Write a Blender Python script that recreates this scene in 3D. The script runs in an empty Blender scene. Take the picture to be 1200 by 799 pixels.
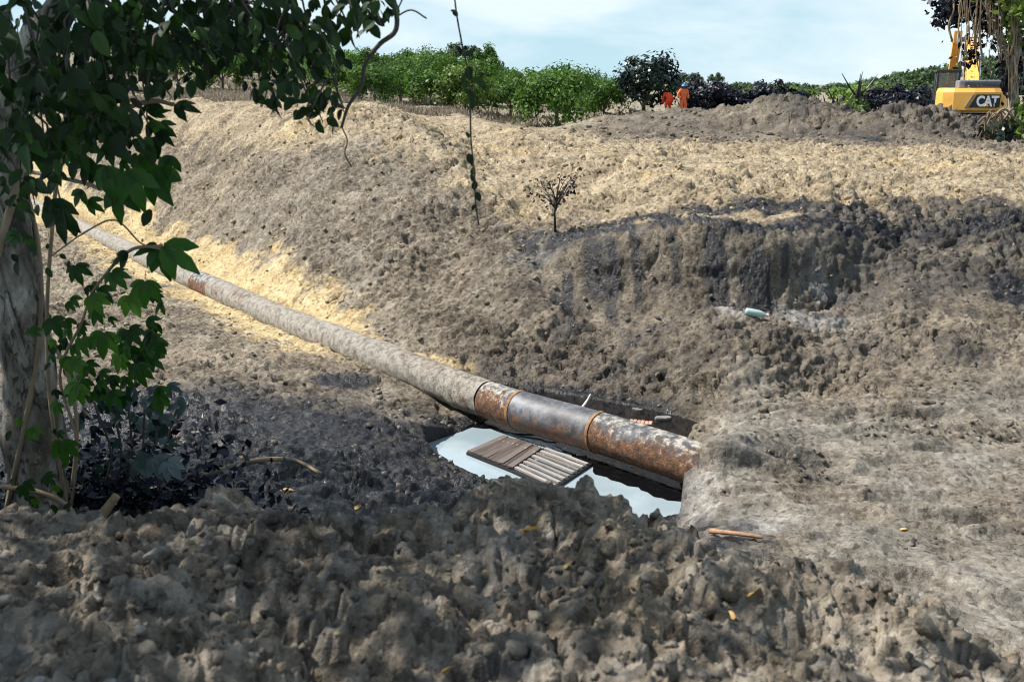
import bpy, bmesh, math, random
import numpy as np
from mathutils import Vector, Matrix, Quaternion
random.seed(7); RNG = np.random.default_rng(7)
R = math.radians
scene = bpy.context.scene
COL = scene.collection
# ------------------------------------------------------------------ camera
F = 1167.0; PITCH = R(14.0); CAMZ = 2.0
cam = bpy.data.cameras.new('camera'); camo = bpy.data.objects.new('camera', cam); COL.objects.link(camo)
camo.location = (0, 0, CAMZ); camo.rotation_euler = (R(90) - PITCH, 0, 0)
cam.sensor_width = 36.0; cam.lens = 36.0 * F / 1200.0; cam.clip_start = 0.05; cam.clip_end = 3000
cam.dof.use_dof = True; cam.dof.focus_distance = 13.5; cam.dof.aperture_fstop = 3.6
scene.camera = camo
# ------------------------------------------------------------------ light
SUN = Vector((-0.58, 0.14, 0.80)).normalized()
w = bpy.data.worlds.new('World'); scene.world = w; w.use_nodes = True
nt = w.node_tree; nt.nodes.clear()
sky = nt.nodes.new('ShaderNodeTexSky'); sky.sky_type = 'NISHITA'; sky.sun_disc = False
sky.sun_elevation = math.asin(SUN.z); sky.sun_rotation = math.atan2(SUN.x, SUN.y)
sky.air_density = 1.0; sky.dust_density = 0.1; sky.ozone_density = 3.0
bg = nt.nodes.new('ShaderNodeBackground'); bg.inputs['Strength'].default_value = 0.064
tc = nt.nodes.new('ShaderNodeTexCoord'); mp = nt.nodes.new('ShaderNodeMapping'); mp.inputs['Scale'].default_value = (2.2, 2.2, 9.0)
nz = nt.nodes.new('ShaderNodeTexNoise'); nz.inputs['Scale'].default_value = 1.7; nz.inputs['Detail'].default_value = 8; nz.inputs['Roughness'].default_value = .55
nz.inputs['Distortion'].default_value = .6
rp = nt.nodes.new('ShaderNodeValToRGB'); rp.color_ramp.elements[0].position = .40; rp.color_ramp.elements[1].position = .64
rp.color_ramp.elements[0].color = (0, 0, 0, 1); rp.color_ramp.elements[1].color = (.85, .85, .85, 1)
sx = nt.nodes.new('ShaderNodeSeparateXYZ'); vr = nt.nodes.new('ShaderNodeMapRange'); vr.inputs['From Min'].default_value = .0; vr.inputs['From Max'].default_value = .55; vr.inputs['To Min'].default_value = .88; vr.inputs['To Max'].default_value = .10
veil = nt.nodes.new('ShaderNodeMix'); veil.data_type = 'RGBA'; veil.inputs['B'].default_value = (5.1, 7.6, 9.0, 1)      # humid haze veil, densest low down
mx = nt.nodes.new('ShaderNodeMix'); mx.data_type = 'RGBA'; mx.inputs['B'].default_value = (8.4, 9.5, 10.0, 1)
out = nt.nodes.new('ShaderNodeOutputWorld'); L = nt.links.new
L(tc.outputs['Generated'], mp.inputs['Vector']); L(mp.outputs[0], nz.inputs['Vector']); L(nz.outputs['Fac'], rp.inputs[0]); L(tc.outputs['Generated'], sx.inputs[0]); L(sx.outputs[2], vr.inputs['Value'])
L(vr.outputs[0], veil.inputs['Factor']); L(sky.outputs[0], veil.inputs['A']); L(rp.outputs[0], mx.inputs['Factor']); L(veil.outputs['Result'], mx.inputs['A']); L(mx.outputs['Result'], bg.inputs['Color']); L(bg.outputs[0], out.inputs[0])
sl = bpy.data.lights.new('sun', 'SUN'); sl.energy = 5.0; sl.angle = R(0.55); sl.color = (1.0, .945, .86)
so = bpy.data.objects.new('sun', sl); COL.objects.link(so); so.rotation_euler = SUN.to_track_quat('Z', 'Y').to_euler(); so.location = (0, 0, 60)
vs = scene.view_settings; vs.view_transform = 'Standard'; vs.look = 'None'; vs.exposure = 0.76; vs.gamma = 1.0; vs.use_curve_mapping = False
scene.cycles.max_bounces = 6; scene.cycles.transparent_max_bounces = 8; scene.cycles.use_denoising = True
scene.cycles.filter_width = 1.05
scene.cycles.caustics_reflective = False; scene.cycles.caustics_refractive = False
# ------------------------------------------------------------------ helpers
CP, SP = math.cos(PITCH), math.sin(PITCH)
def ray(px, py):
    d = (px - 600) / F; v = (399.5 - py) / F
    return d, CP + v * SP, -SP + v * CP
def P(px, py, Y):                      # the point seen at a photo pixel at forward distance Y
    dx, dy, dz = ray(px, py); t = Y / dy
    return Vector((dx * t, Y, CAMZ + dz * t))
def PZ(px, py, z):                     # ... on the level z
    dx, dy, dz = ray(px, py); t = (z - CAMZ) / dz
    return Vector((dx * t, dy * t, z))
LYT = np.log([2, 3, 4.3, 6, 8, 10, 12, 13.5, 15, 16.5, 18, 21, 29, 45, 100]); DYT = [.885, .905, .92, .922, .925, .933, .945, .955, .975, .99, 1.0, 1.01, 1.018, 1.026, 1.032]
def DY(Y): return np.interp(np.log(np.maximum(Y, .3)), LYT, DYT)
def XP(px, Y): return (px - 600) / F * Y / DY(Y)     # sideways position of a photo column at distance Y on the ground
def hsh(ix, iy, iz, seed):
    h = ix.astype(np.uint32) * np.uint32(374761393) + iy.astype(np.uint32) * np.uint32(668265263) + iz.astype(np.uint32) * np.uint32(2147483647) + np.uint32((seed * 1274126177) & 0xffffffff)
    h = (h ^ (h >> np.uint32(13))) * np.uint32(1274126177)
    h = (h ^ (h >> np.uint32(16))) * np.uint32(2246822519)
    return ((h ^ (h >> np.uint32(15))) & np.uint32(0xffffff)).astype(np.float32) * np.float32(1 / 16777215.0)
def vnoise(p, seed=0):
    i = np.floor(p); f = (p - i).astype(np.float32); i = i.astype(np.int32)
    f = f * f * f * (f * (f * 6 - 15) + 10); r = 0
    for dx in (0, 1):
        wx = f[:, 0] if dx else 1 - f[:, 0]
        for dy in (0, 1):
            wy = f[:, 1] if dy else 1 - f[:, 1]
            for dz in (0, 1):
                wz = f[:, 2] if dz else 1 - f[:, 2]
                r = r + wx * wy * wz * hsh(i[:, 0] + dx, i[:, 1] + dy, i[:, 2] + dz, seed)
    return r * 2 - 1
def fbm(p, oct=4, seed=0, gain=.5):
    r = 0; a = 1.0; s = 0
    for o in range(oct):
        r = r + a * vnoise(p * (2.03 ** o) + 17.3 * o, seed + o); s += a; a *= gain
    return r / s
def clod(p, seed=0):                   # rounded lumps, one per cell
    p = np.asarray(p, np.float32); b = np.floor(p - .5).astype(np.int32); best = np.zeros(len(p), np.float32)
    for dx in (0, 1):
        for dy in (0, 1):
            for dz in (0, 1):
                c = b + np.array((dx, dy, dz), np.int32)
                h = [hsh(c[:, 0], c[:, 1], c[:, 2], seed + k) for k in range(4)]
                d2 = sum((p[:, k] - c[:, k] - .2 - .6 * h[k]) ** 2 for k in range(3))
                r = .25 + .5 * h[3]
                best = np.maximum(best, np.sqrt(np.maximum(0, 1 - d2 / (r * r))) * r)
    return best.astype(np.float32)
def facet(p, seed=0, dome=.55):                  # blocky lumps: each cell is a tilted facet, so edges break sharply
    p = np.asarray(p, np.float32); b = np.floor(p - .5).astype(np.int32); bd = np.full(len(p), 9, np.float32); val = np.zeros(len(p), np.float32)
    for dx in (0, 1):
        for dy in (0, 1):
            for dz in (0, 1):
                c = b + np.array((dx, dy, dz), np.int32)
                h = [hsh(c[:, 0], c[:, 1], c[:, 2], seed + k) for k in range(4)]
                q = [p[:, k] - c[:, k] - .2 - .6 * h[k] for k in range(3)]
                d2 = q[0] ** 2 + q[1] ** 2 + q[2] ** 2
                v = h[3] + (h[0] - .5) * 1.6 * q[0] + (h[1] - .5) * 1.6 * q[1] + (h[2] - .5) * 1.6 * q[2] - dome * d2
                m = d2 < bd; bd = np.where(m, d2, bd); val = np.where(m, v, val)
    return val
def sstep(a, b, x):
    t = np.clip((x - a) / (b - a), 0, 1); return t * t * (3 - 2 * t)

def nmesh(name, V, Fc, smooth=False):
    V = np.asarray(V, np.float32); me = bpy.data.meshes.new(name)
    if isinstance(Fc, np.ndarray):
        n, k = Fc.shape
        me.vertices.add(len(V)); me.vertices.foreach_set('co', V.ravel())
        me.loops.add(n * k); me.loops.foreach_set('vertex_index', Fc.astype(np.int32).ravel())
        me.polygons.add(n); me.polygons.foreach_set('loop_start', np.arange(0, n * k, k, dtype=np.int32))
        me.polygons.foreach_set('loop_total', np.full(n, k, np.int32)); me.update(calc_edges=True)
    else:
        me.from_pydata([tuple(v) for v in V], [], Fc); me.update()
    if smooth: me.polygons.foreach_set('use_smooth', np.ones(len(me.polygons), bool))
    return me
def link(name, me, mat=None, parent=None):
    o = bpy.data.objects.new(name, me); COL.objects.link(o)
    if mat is not None and me is not None and not me.materials: me.materials.append(mat)
    if parent is not None: o.parent = parent
    return o
def tag(o, label=None, cat=None, group=None, kind=None):
    if label: o['label'] = label
    if cat: o['category'] = cat
    if group: o['group'] = group
    if kind: o['kind'] = kind
    return o
def empty(name, loc, label, cat, group=None, rz=0):
    o = bpy.data.objects.new(name, None); COL.objects.link(o); o.location = loc; o.rotation_euler = (0, 0, rz); o.empty_display_size = .2
    return tag(o, label, cat, group)
class MB:
    def __init__(s): s.v = []; s.f = []
    def add(s, V, Fc):
        b = len(s.v); s.v += [tuple(v) for v in V]; s.f += [tuple(i + b for i in f) for f in Fc]; return s
    def box(s, c, d, rot=None):
        V = [Vector((x * d[0] / 2, y * d[1] / 2, z * d[2] / 2)) for x in (-1, 1) for y in (-1, 1) for z in (-1, 1)]
        if rot is not None: V = [rot @ v for v in V]
        return s.add([v + Vector(c) for v in V], [(0, 1, 3, 2), (4, 6, 7, 5), (0, 4, 5, 1), (2, 3, 7, 6), (0, 2, 6, 4), (1, 5, 7, 3)])
    def hexa(s, a):                    # 8 corners: bottom ring, top ring
        return s.add(a, [(3, 2, 1, 0), (4, 5, 6, 7), (0, 1, 5, 4), (1, 2, 6, 5), (2, 3, 7, 6), (3, 0, 4, 7)])
    def tube(s, pts, rad, n=8, cap=True, wob=0, seed=0):
        pts = [Vector(p) for p in pts]; N = len(pts); rad = [rad] * N if not hasattr(rad, '__len__') else rad
        rg = random.Random(seed); V = []; u = None
        for i, p in enumerate(pts):
            t = (pts[min(i + 1, N - 1)] - pts[max(i - 1, 0)]).normalized()
            if u is None: u = t.orthogonal().normalized()
            else: u = (u - t * u.dot(t)).normalized()
            q = t.cross(u)
            for k in range(n):
                a = 2 * math.pi * k / n; r = rad[i] * (1 + wob * (rg.random() - .5))
                V.append(p + u * (math.cos(a) * r) + q * (math.sin(a) * r))
        Fc = [(i * n + k, i * n + (k + 1) % n, (i + 1) * n + (k + 1) % n, (i + 1) * n + k) for i in range(N - 1) for k in range(n)]
        if cap: Fc += [tuple(reversed(range(n))), tuple(range((N - 1) * n, N * n))]
        return s.add(V, Fc)
    def prism(s, poly, axis, a, b):    # polygon in the two other axes, extruded along axis
        def mk(p, h):
            q = list(p); q.insert(axis, h); return q
        n = len(poly); V = [mk(p, a) for p in poly] + [mk(p, b) for p in poly]
        return s.add(V, [tuple(reversed(range(n))), tuple(range(n, 2 * n))] + [(k, (k + 1) % n, n + (k + 1) % n, n + k) for k in range(n)])
    def build(s, name, mat, parent=None, smooth=False, bevel=0, fix=True):
        me = bpy.data.meshes.new(name); me.from_pydata(s.v, [], s.f); me.update()
        if fix or bevel:
            bm = bmesh.new(); bm.from_mesh(me)
            if bevel: bmesh.ops.bevel(bm, geom=list(bm.edges), offset=bevel, segments=2, affect='EDGES', profile=.6)
            bmesh.ops.recalc_face_normals(bm, faces=list(bm.faces)); bm.to_mesh(me); bm.free()
        if smooth:
            me.polygons.foreach_set('use_smooth', np.ones(len(me.polygons), bool))
        return link(name, me, mat, parent)
def curve_pts(ctrl, n):               # Catmull-Rom
    c = [Vector(p) for p in ctrl]; c = [c[0] * 2 - c[1]] + c + [c[-1] * 2 - c[-2]]; o = []
    for i in range(1, len(c) - 2):
        for k in range(n):
            t = k / n; a, b, d, e = c[i - 1], c[i], c[i + 1], c[i + 2]
            o.append(.5 * ((2 * b) + (d - a) * t + (2 * a - 5 * b + 4 * d - e) * t * t + (3 * b - a - 3 * d + e) * t ** 3))
    o.append(c[-2]); return o
# ------------------------------------------------------------------ materials
class NT:
    def __init__(s, name):
        s.m = bpy.data.materials.new(name); s.m.use_nodes = True; s.t = s.m.node_tree; s.b = s.t.nodes['Principled BSDF']; s.o = s.t.nodes['Material Output']
    def n(s, t, **k):
        x = s.t.nodes.new(t)
        for a, v in k.items(): setattr(x, a, v)
        return x
    def l(s, a, b): s.t.links.new(a, b)
    def noise(s, scale, det=5, rough=.55, vec=None, dist=0):
        x = s.n('ShaderNodeTexNoise'); x.inputs['Scale'].default_value = scale; x.inputs['Detail'].default_value = det
        x.inputs['Roughness'].default_value = rough; x.inputs['Distortion'].default_value = dist
        if vec is not None: s.l(vec, x.inputs['Vector'])
        return x.outputs['Fac']
    def ramp(s, fac, stops):
        x = s.n('ShaderNodeValToRGB'); e = x.color_ramp.elements
        while len(e) < len(stops): e.new(.5)
        for q, (p, c) in zip(e, stops): q.position = p; q.color = (*c, 1) if len(c) == 3 else c
        s.l(fac, x.inputs[0]); return x.outputs[0]
    def mix(s, fac, a, b, mode='MIX'):
        x = s.n('ShaderNodeMix', data_type='RGBA', blend_type=mode)
        for k, v in (('Factor', fac), ('A', a), ('B', b)):
            if hasattr(v, 'links') or isinstance(v, bpy.types.NodeSocket): s.l(v, x.inputs[k])
            else: x.inputs[k].default_value = v if not isinstance(v, tuple) else ((*v, 1) if len(v) == 3 else v)
        return x.outputs['Result']
    def math(s, op, a, b=None, c=None, clamp=False):
        x = s.n('ShaderNodeMath', operation=op, use_clamp=clamp)
        for i, v in enumerate((a, b, c)):
            if v is None: continue
            if isinstance(v, (int, float)): x.inputs[i].default_value = v
            else: s.l(v, x.inputs[i])
        return x.outputs[0]
    def attr(s, name): return s.n('ShaderNodeAttribute', attribute_name=name)
    def pos(s): return s.n('ShaderNodeNewGeometry').outputs['Position']
    def objco(s): return s.n('ShaderNodeTexCoord').outputs['Object']
    def set(s, **k):
        for a, v in k.items():
            i = s.b.inputs[a.replace('_', ' ')]
            if isinstance(v, bpy.types.NodeSocket): s.l(v, i)
            else: i.default_value = (*v, 1) if isinstance(v, tuple) and len(v) == 3 else v
    def bump(s, h, strength=.5, dist=.02, prev=None):
        x = s.n('ShaderNodeBump'); x.inputs['Strength'].default_value = strength; x.inputs['Distance'].default_value = dist; s.l(h, x.inputs['Height'])
        if prev is not None: s.l(prev, x.inputs['Normal'])
        s.l(x.outputs[0], s.b.inputs['Normal']); return x.outputs[0]
def simple(name, c, rough=.6, var=.25, scale=8, metal=0, bump=0, bscale=40, world=False):
    N = NT(name); co = N.pos() if world else N.objco()
    f = N.noise(scale, 6, .6, co)
    lo = tuple(x * (1 - var) for x in c); hi = tuple(min(1, x * (1 + var)) for x in c)
    N.set(Base_Color=N.ramp(f, [(.3, lo), (.7, hi)]), Roughness=rough, Metallic=metal)
    if bump: N.bump(N.noise(bscale, 5, .6, co), bump, .02)
    return N.m
def leafmat(name, stops, rough=.45, trans=.35, tint=(1.1, 1.25, .5), spec=.22):
    N = NT(name); a = N.attr('var').outputs['Fac']; oi = N.n('ShaderNodeObjectInfo').outputs['Random']
    f = N.math('ADD', N.math('MULTIPLY', a, .8), N.math('MULTIPLY', oi, .2))
    c = N.ramp(f, stops); N.set(Base_Color=c, Roughness=rough); N.b.inputs['Specular IOR Level'].default_value = spec
    t = N.n('ShaderNodeBsdfTranslucent'); N.l(N.mix(1.0, c, (*tint, 1), 'MULTIPLY'), t.inputs['Color'])
    ms = N.n('ShaderNodeMixShader'); ms.inputs[0].default_value = trans; N.l(N.b.outputs[0], ms.inputs[1]); N.l(t.outputs[0], ms.inputs[2]); N.l(ms.outputs[0], N.o.inputs['Surface'])
    return N.m

def soil_material():
    N = NT('soil'); pos = N.pos(); a = N.attr('masks'); sep = N.n('ShaderNodeSeparateColor'); N.l(a.outputs['Color'], sep.inputs[0])
    yel, oil, clay = sep.outputs[0], sep.outputs[1], sep.outputs[2]
    b2 = N.attr('masks2'); s2 = N.n('ShaderNodeSeparateColor'); N.l(b2.outputs['Color'], s2.inputs[0]); tan, straw, chalk = s2.outputs[0], s2.outputs[1], s2.outputs[2]
    n1 = N.noise(1.3, 8, .62, pos); n2 = N.noise(9, 5, .65, pos); n3 = N.noise(55, 2, .6, pos)
    vo = N.n('ShaderNodeTexVoronoi'); vo.inputs['Scale'].default_value = 21; wp = N.n('ShaderNodeVectorMath', operation='MULTIPLY_ADD'); nv = N.n('ShaderNodeTexNoise'); nv.inputs['Scale'].default_value = 24; N.l(pos, nv.inputs['Vector']); N.l(nv.outputs['Color'], wp.inputs[0]); wp.inputs[1].default_value = (.022,) * 3; N.l(pos, wp.inputs[2]); N.l(wp.outputs[0], vo.inputs['Vector'])
    vo2 = N.n('ShaderNodeTexVoronoi'); vo2.inputs['Scale'].default_value = 62; N.l(wp.outputs[0], vo2.inputs['Vector'])
    cr = N.n('ShaderNodeSeparateColor'); N.l(vo.outputs['Color'], cr.inputs[0]); cr2 = N.n('ShaderNodeSeparateColor'); N.l(vo2.outputs['Color'], cr2.inputs[0])
    n3 = N.math('ADD', N.math('MULTIPLY', n3, .35), N.math('ADD', N.math('MULTIPLY', cr.outputs[0], .40), N.math('MULTIPLY', cr2.outputs[0], .25)))
    var = N.math('ADD', N.math('MULTIPLY', n1, .45), N.math('ADD', N.math('MULTIPLY', n2, .35), N.math('MULTIPLY', n3, .2)))
    brown = N.ramp(var, [(.36, (.030, .024, .018)), (.45, (.10, .082, .062)), (.54, (.18, .15, .115)), (.64, (.30, .26, .205))])
    tanc = N.ramp(var, [(.36, (.085, .066, .045)), (.45, (.225, .178, .117)), (.54, (.345, .28, .19)), (.64, (.47, .395, .285))])
    yelc = N.ramp(var, [(.34, (.26, .175, .075)), (.46, (.38, .285, .145)), (.56, (.50, .395, .225)), (.66, (.58, .49, .32))])
    clayc = N.ramp(var, [(.34, (.062, .056, .048)), (.45, (.138, .127, .110)), (.55, (.205, .191, .168)), (.66, (.30, .282, .252))])
    oilc = N.ramp(var, [(.36, (.004, .004, .006)), (.52, (.010, .010, .013)), (.66, (.035, .033, .035))])
    strawc = N.ramp(var, [(.34, (.10, .085, .05)), (.5, (.22, .19, .135)), (.62, (.33, .29, .225))])
    chalk_sheenc = N.ramp(var, [(.36, (.16, .155, .15)), (.5, (.32, .32, .325)), (.62, (.46, .465, .48))])
    def edge(m, k=1.5):                # break a soft mask up with noise
        return N.math('MULTIPLY_ADD', N.math('SUBTRACT', N.math('ADD', m, N.math('MULTIPLY', N.math('SUBTRACT', n2, .5), .9)), .5), k, .5, clamp=True)
    c = N.mix(edge(tan), brown, tanc); c = N.mix(edge(clay), c, clayc); c = N.mix(edge(yel), c, yelc); c = N.mix(edge(straw), c, strawc)
    c = N.mix(edge(chalk, 1.2), c, chalk_sheenc); c = N.mix(N.math('MULTIPLY', N.math('GREATER_THAN', cr.outputs[2], .87), .62), c, N.mix(1.0, c, (.30, .29, .28), 'MULTIPLY')); eo = edge(oil, 2.2); c = N.mix(eo, c, oilc)
    rough = N.math('SUBTRACT', .93, N.math('MULTIPLY', eo, N.math('MULTIPLY_ADD', n2, 1.0, .08)))
    N.set(Base_Color=c, Roughness=rough); N.b.inputs['Specular IOR Level'].default_value = .35
    h = N.math('ADD', N.noise(13, 4.5, .68, pos), N.math('ADD', N.math('MULTIPLY', cr.outputs[1], .10), N.math('MULTIPLY', cr2.outputs[1], .06)))
    N.bump(N.math('MULTIPLY', h, N.math('MULTIPLY_ADD', clay, -.75, 1.0)), .9, .06)
    return N.m
M = {}
M['soil'] = soil_material()
GREEN = [(.0, (.018, .042, .008)), (.4, (.045, .10, .016)), (.75, (.085, .17, .028)), (1, (.16, .25, .05))]
M['citrus'] = leafmat('citrus_leaves', GREEN, .62, .3)
M['citrus_yellow'] = leafmat('light_citrus_leaves', [(0, (.04, .07, .012)), (.5, (.10, .16, .03)), (1, (.22, .28, .06))], .45, .3)
M['oiled'] = leafmat('oil_blackened_leaves', [(0, (.003, .004, .009)), (.6, (.009, .011, .022)), (1, (.03, .036, .06))], .42, .03, (1, 1, 1))
M['oiled_green'] = leafmat('oil_spattered_leaves', [(0, (.005, .010, .010)), (.5, (.016, .030, .022)), (.8, (.045, .07, .05)), (1, (.10, .12, .09))], .3, .08, (1, 1, 1))
M['forest'] = leafmat('forest_leaves', [(0, (.02, .04, .018)), (.5, (.045, .08, .035)), (1, (.09, .13, .06))], .6, .2)
M['pasture'] = leafmat('bright_bush_leaves', [(0, (.05, .10, .02)), (.5, (.12, .20, .045)), (1, (.22, .30, .08))], .6, .3)
M['canopy'] = leafmat('canopy_leaves', [(0, (.004, .012, .003)), (.55, (.010, .028, .005)), (.85, (.02, .05, .008)), (1, (.05, .10, .016))], .5, .22)
M['vine_leaf'] = leafmat('vine_leaves', [(0, (.006, .022, .005)), (.5, (.014, .045, .008)), (.8, (.03, .085, .012)), (1, (.08, .16, .02))], .42, .34, (1.2, 1.7, .35))
M['dry_leaf'] = leafmat('dry_leaves', [(0, (.45, .25, .05)), (.5, (.58, .36, .09)), (1, (.62, .46, .22))], .6, .25, (1.1, 1, .7))
M['dryvine'] = simple('dry_vine', (.20, .15, .095), .85, .45, 3)
M['twig'] = simple('dark_twig', (.045, .036, .028), .85, .4, 5)
M['burnt'] = simple('charred_stem', (.012, .011, .012), .5, .4, 5)
M['straw'] = leafmat('dry_grass', [(0, (.12, .10, .075)), (.5, (.24, .20, .16)), (1, (.36, .32, .27))], .8, .2, (1, .95, .8))
M['wood'] = simple('peeled_wood', (.38, .27, .16), .8, .35, 6, 0, .4, 50)
M['redwood'] = simple('reddish_stick', (.30, .175, .105), .85, .45, 14, 0, .4, 60)
def bark():
    N = NT('bark'); p = N.objco(); mpn = N.n('ShaderNodeMapping'); mpn.inputs['Scale'].default_value = (1, 1, .45); N.l(p, mpn.inputs[0])
    a = N.noise(5, 8, .6, mpn.outputs[0], .4); b = N.noise(22, 6, .65, mpn.outputs[0])
    c = N.ramp(a, [(.36, (.025, .02, .015)), (.45, (.12, .105, .082)), (.55, (.25, .23, .195)), (.66, (.42, .40, .355))])
    c = N.mix(N.math('MULTIPLY_ADD', b, 1.8, -.75, clamp=True), c, (.045, .037, .025))
    v = N.n('ShaderNodeTexVoronoi', feature='DISTANCE_TO_EDGE'); v.inputs['Scale'].default_value = 4.5; wq = N.n('ShaderNodeVectorMath', operation='MULTIPLY_ADD'); nq = N.n('ShaderNodeTexNoise'); nq.inputs['Scale'].default_value = 6; nq.inputs['Detail'].default_value = 6; N.l(mpn.outputs[0], nq.inputs['Vector']); N.l(nq.outputs['Color'], wq.inputs[0]); wq.inputs[1].default_value = (.55,) * 3; N.l(mpn.outputs[0], wq.inputs[2]); N.l(wq.outputs[0], v.inputs['Vector'])
    crk = N.math('MULTIPLY', N.math('MULTIPLY_ADD', v.outputs['Distance'], -22, 1.0, clamp=True), N.math('MULTIPLY_ADD', b, 5, -2.2, clamp=True)); c = N.mix(N.math('MULTIPLY', crk, .7), c, (.02, .016, .012))
    N.set(Base_Color=c, Roughness=.88); N.bump(N.math('SUBTRACT', N.math('ADD', a, N.math('MULTIPLY', b, .5)), N.math('MULTIPLY', crk, .6)), 1.0, .045); return N.m
M['bark'] = bark()
# ------------------------------------------------------------------ terrain: profiles seen from the heap, written as (photo row, distance) or (None, distance, height)
COLS = {
 -200: [(None, .5, .45), (None, 2.4, .42), (None, 4.0, .05), (None, 5.0, -.45), (600, 6), (520, 9), (420, 16), (330, 24), (215, 45), (180, 48), (150, 52), (115, 58), (110, 70), (100, 85), (75, 105), (45, 140), (None, 260, 16), (None, 700, 20)],
 0: [(None, .5, .45), (None, 2.4, .42), (628, 4.0), (None, 5.0, -.45), (600, 6), (515, 8.5), (420, 15), (300, 26), (228, 40), (212, 41), (165, 44), (115, 48), (108, 60), (95, 75), (70, 95), (40, 130), (None, 260, 15), (None, 700, 20)],
 150: [(None, .5, .45), (None, 2.4, .40), (640, 3.9), (None, 4.9, -.45), (600, 6), (520, 9), (440, 13.5), (315, 24.5), (292, 27.3), (262, 29), (205, 32), (122, 37), (118, 45), (106, 60), (88, 82), (62, 115), (None, 260, 13), (None, 700, 18)],
 225: [(None, .5, .45), (None, 2.5, .40), (606, 4.2), (None, 5.0, -.45), (600, 6.2), (525, 9), (440, 14), (350, 21), (328, 22.8), (300, 24.2), (225, 28), (124, 33), (120, 42), (108, 58), (93, 80), (70, 112), (None, 260, 12), (None, 700, 18)],
 330: [(None, .5, .45), (None, 2.5, .40), (604, 4.2), (None, 5.1, -.5), (602, 6.6), (530, 9.4), (455, 13.5), (402, 16.8), (382, 18.2), (352, 19.2), (250, 22.5), (126, 28.5), (123, 38), (112, 56), (98, 78), (78, 110), (None, 260, 11), (None, 700, 18)],
 405: [(None, .5, .45), (None, 2.5, .36), (648, 3.7), (None, 4.8, -.6), (608, 7.0), (548, 9.2), (485, 12.4), (430, 15.2), (410, 16.4), (378, 17.4), (258, 20.8), (128, 27), (125, 36), (116, 54), (102, 76), (84, 108), (None, 260, 9), (None, 700, 17)],
 480: [(None, .5, .45), (None, 2.5, .38), (612, 4.1), (None, 5.2, -.7), (592, 8.2), (555, 9.8), (505, 12.0), (455, 14.2), (432, 15.4), (402, 16.4), (262, 19.6), (131, 26.5), (135, 35), (129, 54), (108, 76), (88, 108), (None, 260, 6.5), (None, 700, 16)],
 600: [(None, .5, .45), (None, 2.5, .38), (581, 4.4), (None, 5.4, -.9), (578, 9.6), (None, 11.0, -2.5), (None, 11.6, -2.8), (None, 12.4, -2.85), (None, 13.8, -2.85), (None, 15.5, -2.5), (296, 18.0), (270, 18.9), (205, 23), (150, 28), (158, 45), (124, 75), (None, 260, 2.5), (None, 700, 13)],
 700: [(None, .5, .45), (None, 2.5, .36), (590, 4.4), (None, 5.4, -.9), (592, 9.4), (None, 10.5, -2.5), (None, 11.1, -2.8), (None, 11.8, -2.85), (None, 13.1, -2.85), (None, 14.95, -2.5), (292, 17.2), (268, 17.8), (205, 22), (163, 29), (156, 45), (127, 72), (None, 260, 1.2), (None, 700, 10)],
 765: [(None, .5, .45), (None, 2.5, .36), (612, 4.3), (None, 5.3, -.9), (620, 8.8), (None, 9.65, -2.5), (None, 10.3, -2.8), (None, 11.2, -2.85), (None, 12.6, -2.85), (None, 14.35, -2.5), (288, 16.7), (266, 17.0), (205, 21), (168, 29), (146, 45), (126, 72), (None, 260, .6), (None, 700, 8)],
 850: [(None, .5, .45), (None, 2.5, .34), (640, 4.1), (None, 5.2, -.9), (640, 8.3), (615, 9.3), (585, 10.2), (552, 11.0), (525, 11.8), (490, 13.0), (285, 16.3), (264, 16.8), (205, 21), (172, 29), (150, 45), (127, 72), (None, 260, .3), (None, 700, 7)],
 950: [(None, .5, .45), (None, 2.5, .32), (678, 3.8), (None, 4.9, -.9), (672, 7.8), (615, 9.3), (575, 10.5), (540, 11.4), (500, 12.6), (455, 14.0), (295, 16.4), (258, 17.2), (205, 21), (174, 29), (150, 45), (127, 72), (None, 260, .3), (None, 700, 7)],
 1050: [(None, .5, .45), (None, 2.4, .30), (700, 3.6), (None, 4.7, -.9), (694, 7.3), (620, 9.2), (562, 10.8), (522, 11.9), (482, 13.0), (440, 13.9), (312, 16.7), (250, 18.3), (205, 21), (176, 29), (151, 45), (127, 72), (None, 260, .3), (None, 700, 7)],
 1200: [(None, .5, .45), (None, 2.2, .25), (788, 2.9), (None, 4.2, -.9), (776, 6.4), (690, 7.8), (600, 9.8), (540, 11.4), (490, 12.6), (440, 13.8), (325, 16.7), (245, 18.6), (205, 21), (178, 29), (152, 45), (127, 72), (None, 260, .3), (None, 700, 7)],
 1400: [(None, .5, .40), (None, 1.8, .1), (None, 2.6, -.3), (None, 4.0, -1.2), (800, 6.2), (690, 7.8), (600, 9.8), (540, 11.4), (490, 12.6), (440, 13.8), (325, 16.7), (245, 18.6), (205, 21), (180, 29), (152, 45), (127, 72), (None, 260, .3), (None, 700, 7)]}
K = 18; UC = []; YC = []; ZC = []
for px, pr in COLS.items():
    assert len(pr) == K, (px, len(pr))
    UC.append(ray(px, 400)[0] / ray(px, 400)[1]); YC.append([p[1] for p in pr])
    ZC.append([p[2] if p[0] is None else P(px, p[0], p[1]).z for p in pr])
UC = np.array(UC); YC = np.log(np.array(YC)); ZC = np.array(ZC)
NU, NTT = 700, 1700; U0, U1, T0, T1 = -1.3, 1.3, math.log(.5), math.log(700)
ug = np.linspace(U0, U1, NU); tg = np.linspace(T0, T1, NTT); TAB = np.zeros((NU, NTT))
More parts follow.
